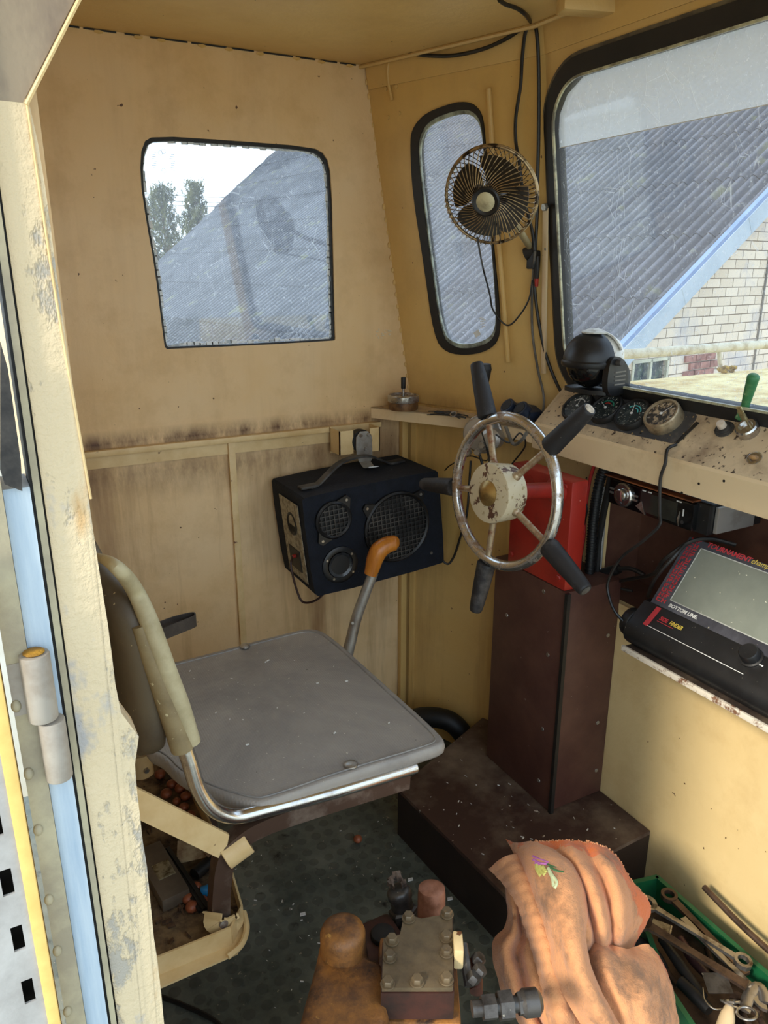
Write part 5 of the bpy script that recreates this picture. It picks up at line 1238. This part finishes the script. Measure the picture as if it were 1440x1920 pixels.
M['oily'] = worn('oily_dark_steel', srgb(84, 80, 76), srgb(48, 42, 38), 34, .45, .68, .38, .5, bump=.3, speck=srgb(170, 160, 140), sc2=120, sa=.72, sb=.75)
t = thing('hydraulic_valve', 'rusty hydraulic valve block with a bolted cover plate standing in front of the seat', 'hydraulic valve', (.36, .60, 0))
def e_(px, py, z=ZP): return onz(px, py, z)
po = [e_(758, 1712), e_(790, 1722), e_(848, 1712), e_(850, 1850), e_(847, 1852), e_(716, 1852), e_(719, 1760), e_(750, 1752)]
B().prism(po, (0, 0, -.006), bev=.0012).link('cover_plate', M['plate'], t)
cp_ = sum(po, V())/len(po)
B().prism([cp_+(p-cp_)*1.03+V((0, 0, -.0065)) for p in po], (0, 0, -.040), bev=.003).link('valve_block', M['darkcast'], t)
bb = [(766, 1722), (838, 1714), (735, 1764), (837, 1758), (731, 1795), (837, 1786), (727, 1845), (782, 1841), (837, 1837)]
for px, py in bb:
    p = e_(px, py, ZP+.001); bo = B(); bo.lathe(p, (0, 0, 1), [(0, .0088), (.0015, .0085)], 20).hexn(p+V((0, 0, .0015)), (0, 0, 1), .0068, .006); bo.link('bolt', M['plate'], t)
cb_ = B()
zb = .385
for z0, z1, s0_, s1_ in ((.0, .36, 1.12, 1.04), (.36, .378, 1.04, .96)):
    pass
base = [e_(600, 1752, zb), e_(655, 1745, zb), e_(690, 1790, zb), e_(725, 1800, zb), e_(730, 1900, zb), e_(720, 2080, zb), e_(520, 2080, zb), e_(556, 1920, zb), e_(588, 1810, zb)]
base = chaikin(base, 2); cbm = sum(base, V())/len(base); L_ = []
for sc_r, dz in ((1.02, -.385), (1.06, -.15), (1.04, -.05), (1.0, -.018), (.94, -.004), (.85, 0), (.4, .002)):
    L_.append(cb_.verts([cbm+(p-cbm)*sc_r+V((0, 0, dz)) for p in base]))
for i in range(len(L_)-1):
    for j in range(len(base)): cb_.face((L_[i][j], L_[i][(j+1) % len(base)], L_[i+1][(j+1) % len(base)], L_[i+1][j]))
cb_.face(L_[0][::-1]); cb_.face(L_[-1])
cb_.link('casting', M['cast'], t, smooth=70)
p = e_(643, 1762, .40)
B().lathe(p-V((0, 0, .05)), (0, 0, 1), [(0, .033), (.028, .031), (.040, .0285), (.060, .0285), (.067, .026), (.071, .019), (.073, .008)], 32).link('rounded_boss', M['cast'], t, smooth=60)
p = e_(810, 1702, .37)
B().lathe(p-V((0, 0, .06)), (.05, .1, 1), [(0, .019), (.075, .019), (.085, .018), (.088, .012)], 24).link('pipe_stub', worn('pinkish_rusted_stub', srgb(160, 108, 84), srgb(120, 74, 50), 40, .4, .65, .5), t)
p = e_(757, 1712, .33)
ft = B(); ax_ = (V((-.10, .25, 1))).normalized()
ft.lathe(p-ax_*.04, ax_, [(0, .016), (.03, .016), (.03, .019), (.042, .019), (.044, .016), (.062, .0155), (.066, .0175), (.074, .0175), (.078, .0150), (.080, .010)], 24)
ft.hexn(p-ax_*.005, ax_, .021, .014); ft.link('hose_fitting', M['oily'], t)
ft = B(); R = random.Random(12)
for i in range(9):
    a = R.random()*6.28; ft.obox(p+ax_*(.045+R.random()*.008)+V((math.cos(a)*.009, math.sin(a)*.009, 0)), (.008, .006, .012), x=(R.random(), R.random(), .2), y=(R.random()-.5, 1, .3))
ft.link('packed_dirt', worn('grey_brown_dirt', srgb(110, 92, 78), srgb(76, 62, 52), 60, .4, .6, .9), t, kind='stuff')
p = e_(718, 1745, .355); B().lathe(p-V((0, 0, .04)), (0, 0, 1), [(0, .017), (.035, .017), (.037, .0155), (.038, .011)], 24).link('black_cap', M['rubber'], t)
B().box((e_(700, 1790, .34).x-.03, e_(700, 1790, .34).y-.02, .25), (e_(700, 1790, .34).x+.05, e_(700, 1790, .34).y+.05, .345), bev=.008).link('lower_block', M['darkcast'], t)
B().obox(cp_+V((.0, .0, -.23)), (.10, .12, .36), x=(.86, -.5, 0), y=(.5, .86, 0), bev=.006).link('lower_body', M['cast'], t)
a = e_(857, 1762, .415); q = e_(860, 1800, .395)
B().obox((a+q)/2, (.012, .03, .030), x=(.86, -.5, 0), y=(.5, .86, 0), bev=.003).link('cream_tab', M['cream'], t)
B().tube([e_(868, 1770, .40), e_(874, 1810, .39), e_(880, 1850, .38)], .006, 8, 4).link('link_rod', M['oily'], t)
for px, py in ((893, 1803), (895, 1825), (884, 1838)): 
    bo = B(); bo.hexn(e_(px, py, .385), (.5, -.2, .8), .0085, .010); bo.link('linkage_nut', M['oily'], t)
B().cyl(e_(893, 1800, .37), e_(893, 1860, .365), .008).link('linkage_pin', M['darkcast'], t)
hx = B(); a, q = e_(885, 1892, .375), e_(1010, 1878, .375); d = (q-a).normalized()
hx.cyl(a, q, .009); hx.lathe(a+d*.012, d, [(0, .014), (.016, .014)], 6); hx.lathe(a+d*.032, d, [(0, .0165), (.016, .0165)], 6); hx.lathe(a+d*.055, d, [(0, .013), (.012, .013)], 6)
hx.lathe(q-d*.022, d, [(0, .012), (.004, .0155), (.020, .0155), (.025, .010)], 20); hx.link('hex_fitting', M['oily'], t)
# debris on the floor
R = random.Random(3)
B().ball(onz(671, 1573, .009), .010, (1, 1, .9), 2).link('dried_berry', acorn, label='dried reddish berry lying alone on the floor mat', cat='berry')
for i, (px, py, lab) in enumerate(((567, 1715, 'pale paint chip on the mat to one side of the valve'), (769, 1650, 'white chip on the mat beside the hose fitting'), (843, 1686, 'pale chip on the mat next to the plinth edge'))):
    p = onz(px, py, .001); B().prism([p+V((-.006, -.002, 0)), p+V((.005, -.004, 0)), p+V((.007, .002, 0)), p+V((-.003, .004, 0))], (0, 0, .002)).link('paint_chip', M['white'], label=lab, cat='chip')
b = B()
for i in range(120):
    r_ = R.random()
    if r_ < .45: p = V((R.uniform(.25, .7), R.uniform(.9, 1.3), .0005))
    elif r_ < .8: p = V((R.uniform(.74, 1.06), R.uniform(.88, 1.25), .1215))
    else: p = V((R.uniform(.22, .52), R.uniform(.9, 1.26), .5035))
    if .93 < p.x and .99 < p.y < 1.22 and p.z < .2: continue
    s_ = R.uniform(.001, .0026); b.obox(p+V((0, 0, s_*.3)), (s_*R.uniform(1.2, 3), s_, s_*.6), x=(R.uniform(-1, 1), R.uniform(-1, 1), 0))
b.link('paint_flakes', M['white'], kind='stuff', label='tiny pale flakes scattered over floor, platform and seat', cat='flakes')
cab('floor_cable', [onz(300, 1868, .004), onz(345, 1885, .004), onz(400, 1912, .004), onz(440, 1950, .004)], .004, 'cable', 'black cable lying on the mat at the doorway')
# ================================================================== TOOLBOX
M['tbox'] = worn('green_plastic_crate', srgb(22, 92, 54), srgb(16, 66, 42), 14, .4, .7, .4, bump=.1, speck=srgb(90, 110, 80), sc2=90, sa=.72, sb=.75)
t = thing('tool_crate', 'green plastic crate crammed with spanners and pliers against the cream wall', 'crate', (.93, .58, 0))
zt2 = .10
tb = [V((1.012, .775, zt2)), V((.93, .79, zt2)), V((.80, .60, zt2)), V((.78, .38, zt2)), V((1.0, .34, zt2))]
tb = [V((1.015, .778, zt2)), V((.955, .792, zt2)), V((.845, .60, zt2)), V((.79, .40, zt2)), V((1.008, .34, zt2))]
cw = sum(tb, V())/5
b = B()
for i in range(5):
    a, q = tb[i], tb[(i+1) % 5]; nn = (q-a).cross(V((0, 0, 1))).normalized(); 
    if nn.dot(cw-a) < 0: nn = -nn
    b.prism([a, q, q+(cw-q)*.05-V((0, 0, .097)), a+(cw-a)*.05-V((0, 0, .097))], nn*.003)
    b.prism([a, q, q+nn*-.0, a] if False else [a-nn*.003, q-nn*.003, q+nn*.006, a+nn*.006], (0, 0, .003))
b.prism([p+(cw-p)*.05-V((0, 0, .096)) for p in tb], (0, 0, .003)); b.link('crate_shell', M['tbox'], t)
M['toolsteel'] = worn('oily_tool_steel', srgb(150, 144, 136), srgb(70, 56, 46), 30, .5, .68, .3, .85, bump=.2)
M['toolrust'] = worn('brown_tool_steel', srgb(96, 76, 62), srgb(60, 46, 38), 30, .45, .65, .45, .6, bump=.3)
def spanner(name, a, q, w, ring, open_, mat, label, up_v=(0, 0, 1), thick=.006, ringR=.014):
    a, q = V(a), V(q); d = (q-a).normalized(); up__ = V(up_v).normalized(); s_ = up__.cross(d).normalized(); up__ = d.cross(s_)
    t_ = thing(name, label, 'spanner', (a+q)/2-V((0, 0, .004)))
    b = B(); n_ = 8
    P = [a.lerp(q, i/n_) for i in range(n_+1)]
    b.prism([p+s_*w*(.5-.12*math.sin(math.pi*i/n_)) for i, p in enumerate(P)]+[p-s_*w*(.5-.12*math.sin(math.pi*i/n_)) for i, p in reversed(list(enumerate(P)))], up__*thick, bev=.0012)
    b.link('shank', mat, t_)
    if ring:
        c0 = q+d*ringR*.7+up__*thick*.5
        r_ = B(); r_.lathe(c0-up__*thick*.75, up__, [(0, ringR*.62), (0, ringR), (thick*1.5, ringR), (thick*1.5, ringR*.62), (0, ringR*.62)], 12, cap=False); r_.link('ring_end', mat, t_, smooth=20)
    if open_:
        c0 = a-d*ringR*.6; j = B(); ot = []
        for i in range(15):
            an = math.radians(40+i*20); ot.append(c0-d*math.cos(an)*ringR*1.15+s_*math.sin(an)*ringR*1.15)
        inn = [c0-d*math.cos(math.radians(an))*ringR*.62+s_*math.sin(math.radians(an))*ringR*.62 for an in (320, 270, 220, 180, 140, 90, 40)]
        j.prism(ot+inn, up__*thick); j.link('open_jaw', mat, t_)
    return t_
def tz(px, py, z=.105): return onz(px, py, z)
spanner('ring_spanner', tz(1222, 1702, .135), tz(1380, 1798, .122), .011, True, True, M['toolsteel'], 'long bright ring spanner lying on top of the tools in the crate', ringR=.0145)
spanner('open_spanner', tz(1210, 1735, .118), tz(1400, 1852, .112), .017, False, True, M['toolrust'], 'broad brown open-ended spanner below the bright ring spanner', ringR=.018)
spanner('open_spanner', tz(1425, 1870, .10), tz(1280, 1725, .10), .012, False, True, M['toolsteel'], 'steel open-ended spanner at the far side of the crate, jaw turned out', ringR=.016)
spanner('ring_spanner', tz(1400, 1830, .095), tz(1262, 1690, .100), .014, True, False, M['toolrust'], 'brown ring spanner leaning along the green crate wall', ringR=.015)
def rod(name, pts, r, mat, label, cat, seg=10): return B().tube(pts, r, seg, 5).link(name, mat, label=label, cat=cat)
rod('iron_rod', [V((1.045, .70, .128)), V((1.035, .60, .122)), V((1.03, .46, .12))], .0055, M['toolrust'], 'rusty round rod leaning between the crate and the wall', 'rod')
rod('file_handle', [tz(1195, 1765, .085), tz(1225, 1790, .085), tz(1245, 1815, .085)], [.010, .012, .008], M['rubber'], 'black file handle under the peach cloth edge', 'handle')
t = thing('pliers', 'pair of pliers with dark worn grips lying in the crate', 'pliers', tz(1270, 1800, .08))
B().tube([tz(1240, 1760, .095), tz(1275, 1810, .095), tz(1320, 1870, .095)], [.007, .009, .007], 10, 5).link('grip', M['rubber'], t)
B().tube([tz(1275, 1760, .090), tz(1300, 1800, .090), tz(1345, 1850, .090)], [.007, .009, .006], 10, 5).link('grip', worn('maroon_grip', srgb(70, 36, 34), srgb(40, 24, 22), 20, .4, .7, .5), t)
B().obox(tz(1238, 1742, .093), (.03, .02, .009), x=(-.5, .8, 0), y=(.8, .5, 0), bev=.003).link('jaw', M['toolsteel'], t)
rod('screwdriver_handle', [tz(1275, 1840, .09), tz(1305, 1868, .09), tz(1330, 1895, .09)], [.010, .0115, .009], M['rubber'], 'black screwdriver handle beside the lower crate wall', 'screwdriver')
B().obox(tz(1345, 1843, .112), (.038, .034, .0012), x=(.75, -.5, .1), y=(.5, .8, .1)).link('steel_plate', M['oily'], label='small square steel plate lying across the tools', cat='plate')
t = thing('cable_gland', 'cream plastic nozzle with a wire collar at the front of the crate', 'nozzle', tz(1365, 1900, .09))
B().tube([tz(1358, 1935, .10), tz(1364, 1905, .105), tz(1369, 1885, .108)], [.014, .011, .006], 14, 4).link('cone', M['lip'], t)
B().torus(tz(1372, 1878, .11), (.3, .6, .7), .011, .002, 20, 6).torus(tz(1368, 1882, .108), (.5, .3, .7), .013, .0015, 20, 6).link('wire_collar', M['rustchrome'], t)
rod('bent_wire', [tz(1318, 1852, .11), tz(1322, 1876, .112), tz(1340, 1892, .112), tz(1362, 1890, .11)], .0012, M['toolsteel'], 'thin bent steel wire looping under the small plate', 'wire', 6)
t = thing('pipe_wrench', 'adjustable wrench with a curved steel jaw at the corner of the crate', 'wrench', tz(1415, 1870, .09))
B().tube([tz(1395, 1895, .10), tz(1405, 1865, .105), tz(1420, 1850, .108), tz(1430, 1862, .108), tz(1432, 1880, .105)], .0058, 8, 5, flat=(.009, .004)).link('jaw', M['toolsteel'], t)
B().obox(tz(1398, 1880, .09), (.045, .018, .012), x=(.4, -.9, 0), y=(.9, .4, 0), bev=.002).link('shank', M['toolrust'], t)
B().torus(tz(1400, 1900, .115), (0, .3, 1), .014, .0022, 24, 8).link('steel_ring', M['toolsteel'], label='plain steel ring on top of the tools at the crate front', cat='ring')
R = random.Random(21)
for i in range(7):
    p = V((R.uniform(.87, .98), R.uniform(.42, .70), .06+R.random()*.015)); a = R.uniform(0, 3)
    rod('tool_shank', [p, p+V((math.cos(a)*.05, math.sin(a)*.06, .006))], .0055, M['toolrust'], 'dark tool shank buried low in the crate', 'tool')['group'] = 'shanks low in the crate'
B().prism([p+(cw-p)*.10-V((0, 0, .045)) for p in tb], (0, 0, -.03)).link('crate_clutter', M['toolrust'], label='dark oily clutter filling the bottom of the crate', cat='clutter', kind='stuff')
# ================================================================== CLOTH
n = N('orange_terry_cloth')
sxy = n.new('ShaderNodeSeparateXYZ'); n.l(n.co.outputs['Object'], sxy.inputs[0])
gx = n.ramp(n.math('ADD', n.math('ADD', sxy.outputs[0], sxy.outputs[1]), n.math('MULTIPLY_ADD', n.noise(6, 5, .65), .3, -.15)), -.19, .0)
c = n.mix(gx, srgb(214, 150, 102), srgb(222, 118, 60))
c = n.mix(n.math('MULTIPLY', n.ramp(n.noise(10, 5, .7), .50, .66), .7), c, srgb(168, 122, 86))
c = n.mix(n.math('MULTIPLY', n.ramp(n.noise(9, 6, .75, (1, 1, 1.2)), .52, .66), .75), c, srgb(110, 84, 64))
c = n.mix(n.ramp(n.noise(30, 3, .6), .73, .77), c, srgb(110, 62, 34))
M['cloth'] = n.bsdf(c, .95, 0, n.bump(n.math('ADD', n.noise(420, 3, .7), n.math('MULTIPLY', n.noise(70, 4, .6), 2.0)), .6, .0025), spec=.1, sheen=.25)
from mathutils import noise as mn
def surf(ctrl, nu, nv):
    """smooth surface through rows of (px, py, height) placed points"""
    P = [[onz(*p) for p in r] for r in ctrl]
    rows = [spline(r, nu) for r in P]
    cols = [spline([rows[i][j] for i in range(len(rows))], nv) for j in range(len(rows[0]))]
    return [[cols[j][i] for j in range(len(cols))] for i in range(len(cols[0]))]
def rumple(S, amp, seed=0, rib=0, fold=0, k=3, slant=.3):
    R = len(S); C = len(S[0]); out = []
    for i in range(R):
        r_ = []
        for j in range(C):
            du = S[i][min(j+1, C-1)]-S[i][max(j-1, 0)]; dv = S[min(i+1, R-1)][j]-S[max(i-1, 0)][j]
            nn = du.cross(dv); nn = nn.normalized() if nn.length > 1e-12 else V((0, 0, 1))
            p = S[i][j]
            if nn.dot(CAM-p) < 0: nn = -nn
            u, v = j/(C-1), i/(R-1); q_ = V((seed*3.1, seed, 0))
            w = amp*(1.0*mn.noise(p*17+q_)+.55*mn.noise(p*42+q_)+.22*mn.noise(p*95))
            a_ = k*math.pi*(u+slant*v)+2.2*mn.noise(p*8+q_)
            w += fold*(.6*math.sin(a_)+.5*math.sin(2.1*a_+seed)*(.5+.5*math.sin(a_*.7)))
            if rib: w += rib*math.sin(i*1.25+.5*math.sin(j*.6))*(.6+.4*mn.noise(p*60))
            r_.append(p+nn*w)
        out.append(r_)
    return out
t = thing('orange_cloth', 'crumpled dirty orange cloth with an embroidered flower draped over the tools', 'cloth', (.70, .68, .1))
cl = B()
S1 = surf([[(975, 1596, .338), (1003, 1580, .352), (1033, 1581, .340), (1062, 1578, .354), (1090, 1580, .340), (1115, 1584, .352), (1138, 1593, .336), (1158, 1612, .318)],
           [(1005, 1640, .350), (1035, 1625, .368), (1062, 1622, .350), (1088, 1618, .370), (1112, 1618, .350), (1136, 1622, .362), (1158, 1634, .335), (1180, 1648, .300)],
           [(1045, 1690, .345), (1068, 1675, .360), (1088, 1670, .340), (1110, 1665, .364), (1132, 1668, .338), (1155, 1668, .350), (1180, 1675, .312), (1208, 1684, .265)],
           [(1072, 1730, .330), (1090, 1722, .345), (1106, 1715, .326), (1124, 1712, .350), (1142, 1712, .322), (1162, 1710, .332), (1188, 1712, .290), (1214, 1708, .245)],
           [(1085, 1760, .305), (1100, 1755, .322), (1114, 1750, .305), (1130, 1752, .320), (1146, 1750, .296), (1163, 1750, .306), (1182, 1748, .265), (1200, 1742, .225)],
           [(1090, 1795, .270), (1104, 1793, .280), (1117, 1792, .270), (1131, 1790, .275), (1146, 1786, .255), (1160, 1782, .255), (1174, 1778, .225), (1186, 1772, .190)]], 7, 12)
D1 = rumple(S1, .0035, 1.3, fold=.0012, k=7); cl.grid(D1, .003)
S2 = surf([[(950, 1574, .338), (970, 1584, .350), (993, 1580, .362), (1020, 1590, .362), (1042, 1598, .348)],
           [(975, 1612, .345), (992, 1612, .372), (1020, 1612, .384), (1052, 1616, .380), (1080, 1628, .350)],
           [(992, 1655, .348), (1010, 1650, .374), (1035, 1650, .388), (1065, 1655, .384), (1092, 1668, .352)],
           [(1010, 1700, .342), (1028, 1694, .366), (1052, 1694, .380), (1078, 1700, .376), (1099, 1712, .342)],
           [(1030, 1755, .330), (1046, 1750, .352), (1066, 1752, .366), (1084, 1758, .358), (1098, 1768, .328)],
           [(1042, 1815, .310), (1060, 1808, .332), (1080, 1812, .345), (1098, 1820, .335), (1114, 1830, .305)],
           [(1060, 1865, .292), (1082, 1858, .315), (1104, 1862, .325), (1122, 1870, .315), (1136, 1880, .285)],
           [(1095, 1925, .27), (1115, 1918, .29), (1136, 1922, .295), (1152, 1930, .28), (1166, 1940, .255)]], 8, 10)
D2 = rumple(S2, .0026, 2.0, fold=.0008, k=3); cl.grid(D2, .003)
S3 = surf([[(922, 1628, .320), (938, 1617, .342), (958, 1608, .350), (979, 1604, .344)],
           [(950, 1658, .322), (963, 1648, .345), (982, 1645, .352), (1002, 1650, .340)],
           [(975, 1700, .315), (988, 1692, .338), (1004, 1692, .343), (1022, 1700, .330)],
           [(992, 1750, .300), (1004, 1744, .325), (1020, 1745, .330), (1036, 1754, .315)],
           [(1008, 1805, .285), (1020, 1798, .308), (1034, 1800, .312), (1048, 1810, .298)],
           [(1022, 1862, .270), (1034, 1855, .290), (1048, 1858, .293), (1062, 1868, .280)],
           [(1035, 1940, .245), (1050, 1932, .262), (1064, 1936, .262), (1080, 1946, .25)]], 8, 12)
D3 = rumple(S3, .0018, .7, rib=.0013); cl.grid(D3, .004)
S4 = surf([[(948, 1640, .305), (955, 1646, .318), (963, 1652, .310), (972, 1660, .322), (985, 1672, .315)],
           [(955, 1695, .280), (963, 1698, .300), (973, 1700, .286), (985, 1706, .302), (1000, 1712, .290)],
           [(951, 1742, .262), (964, 1745, .285), (978, 1748, .264), (994, 1752, .285), (1012, 1760, .270)],
           [(929, 1768, .245), (948, 1775, .272), (968, 1782, .250), (990, 1790, .272), (1012, 1800, .258)],
           [(932, 1812, .228), (955, 1818, .258), (976, 1826, .234), (1000, 1834, .258), (1024, 1846, .245)],
           [(943, 1856, .215), (968, 1862, .244), (990, 1872, .222), (1014, 1880, .245), (1038, 1890, .235)],
           [(975, 1920, .205), (1000, 1926, .228), (1020, 1932, .212), (1042, 1940, .230), (1062, 1950, .22)]], 8, 9)
D4 = rumple(S4, .0040, 3.1, fold=.0012, k=4); cl.grid(D4, .003)
S5 = surf([[(1098, 1776, .272), (1120, 1768, .290), (1142, 1771, .280), (1165, 1778, .285), (1190, 1778, .255), (1212, 1773, .245), (1236, 1790, .190)],
           [(1102, 1806, .285), (1128, 1798, .305), (1155, 1800, .292), (1182, 1804, .292), (1208, 1804, .265), (1232, 1808, .235), (1252, 1826, .185)],
           [(1112, 1845, .280), (1142, 1838, .302), (1172, 1840, .290), (1200, 1842, .285), (1226, 1845, .255), (1246, 1854, .220), (1261, 1868, .180)],
           [(1128, 1888, .262), (1160, 1882, .285), (1190, 1882, .278), (1216, 1886, .265), (1238, 1890, .235), (1254, 1900, .205), (1267, 1912, .175)],
           [(1150, 1950, .23), (1180, 1945, .25), (1204, 1945, .245), (1226, 1948, .235), (1244, 1952, .205), (1256, 1958, .18), (1266, 1966, .16)]], 8, 12)
D5 = rumple(S5, .0052, 4.4, fold=.0008, k=3); cl.grid(D5, .003)
S6 = surf([[(1046, 1790, .268), (1062, 1800, .278), (1078, 1805, .264), (1096, 1812, .276), (1115, 1820, .265)],
           [(1040, 1845, .255), (1064, 1850, .270), (1086, 1856, .254), (1110, 1862, .268), (1136, 1870, .258)],
           [(1040, 1900, .238), (1068, 1905, .255), (1096, 1910, .238), (1128, 1915, .255), (1160, 1920, .245)],
           [(1030, 1965, .22), (1070, 1970, .235), (1110, 1975, .22), (1150, 1980, .235), (1190, 1985, .225)]], 8, 9)
cl.grid(rumple(S6, .0045, 5.1), .003)
cl.link('cloth_folds', M['cloth'], t, smooth=75)
# frayed edge along the top
b = B(); ed = [D1[0][j] for j in range(len(D1[0]))]+[D1[i][-1] for i in range(len(D1)*3//5)]
R = random.Random(6)
for p in ed:
    for _ in range(7): b.ball(p+V((R.uniform(-.003, .003), R.uniform(-.003, .003), R.uniform(-.002, .003))), R.uniform(.0010, .0020), (1, 1, 1), 1)
b.link('frayed_edge', worn('pale_orange_fray', srgb(230, 170, 124), srgb(214, 150, 104), 60, .4, .6, .95), t, kind='stuff')
def onS2(px, py):     # point of the front fold met along that sight line
    dd = ray(px, py).normalized(); best = None
    for r in D2:
        for p in r:
            d = p-CAM; h_ = d.dot(dd); e = (d-dd*h_).length
            if best is None or e < best[0]: best = (e, h_)
    return CAM+dd*(best[1]-.0035)
def motif(name, pts, col, r=.0022):
    b = B()
    for poly in pts: b.tube([onS2(*p) for p in poly], r, 6, 4)
    b.link(name, worn(name+'_thread', col, tuple(c_*.8 for c_ in col), 200, .4, .6, .8), t)
motif('purple_petals', [[(999, 1606), (1012, 1612), (1028, 1618)], [(1000, 1612), (1012, 1619), (1026, 1620)], [(1004, 1618), (1014, 1623)], [(1006, 1604), (1022, 1612)]], srgb(200, 120, 190))
motif('yellow_petals', [[(1006, 1622), (1008, 1632), (1014, 1642)], [(1012, 1624), (1016, 1634), (1022, 1640)], [(1018, 1626), (1024, 1636)]], srgb(206, 200, 110), .003)
motif('green_leaves', [[(1026, 1622), (1042, 1628), (1060, 1632)], [(1030, 1626), (1044, 1634), (1056, 1636)]], srgb(70, 110, 66), .0024)
motif('pale_leaves', [[(1028, 1628), (1036, 1642), (1044, 1654), (1040, 1666)], [(1030, 1634), (1036, 1648), (1038, 1662)]], srgb(196, 204, 160), .0024)
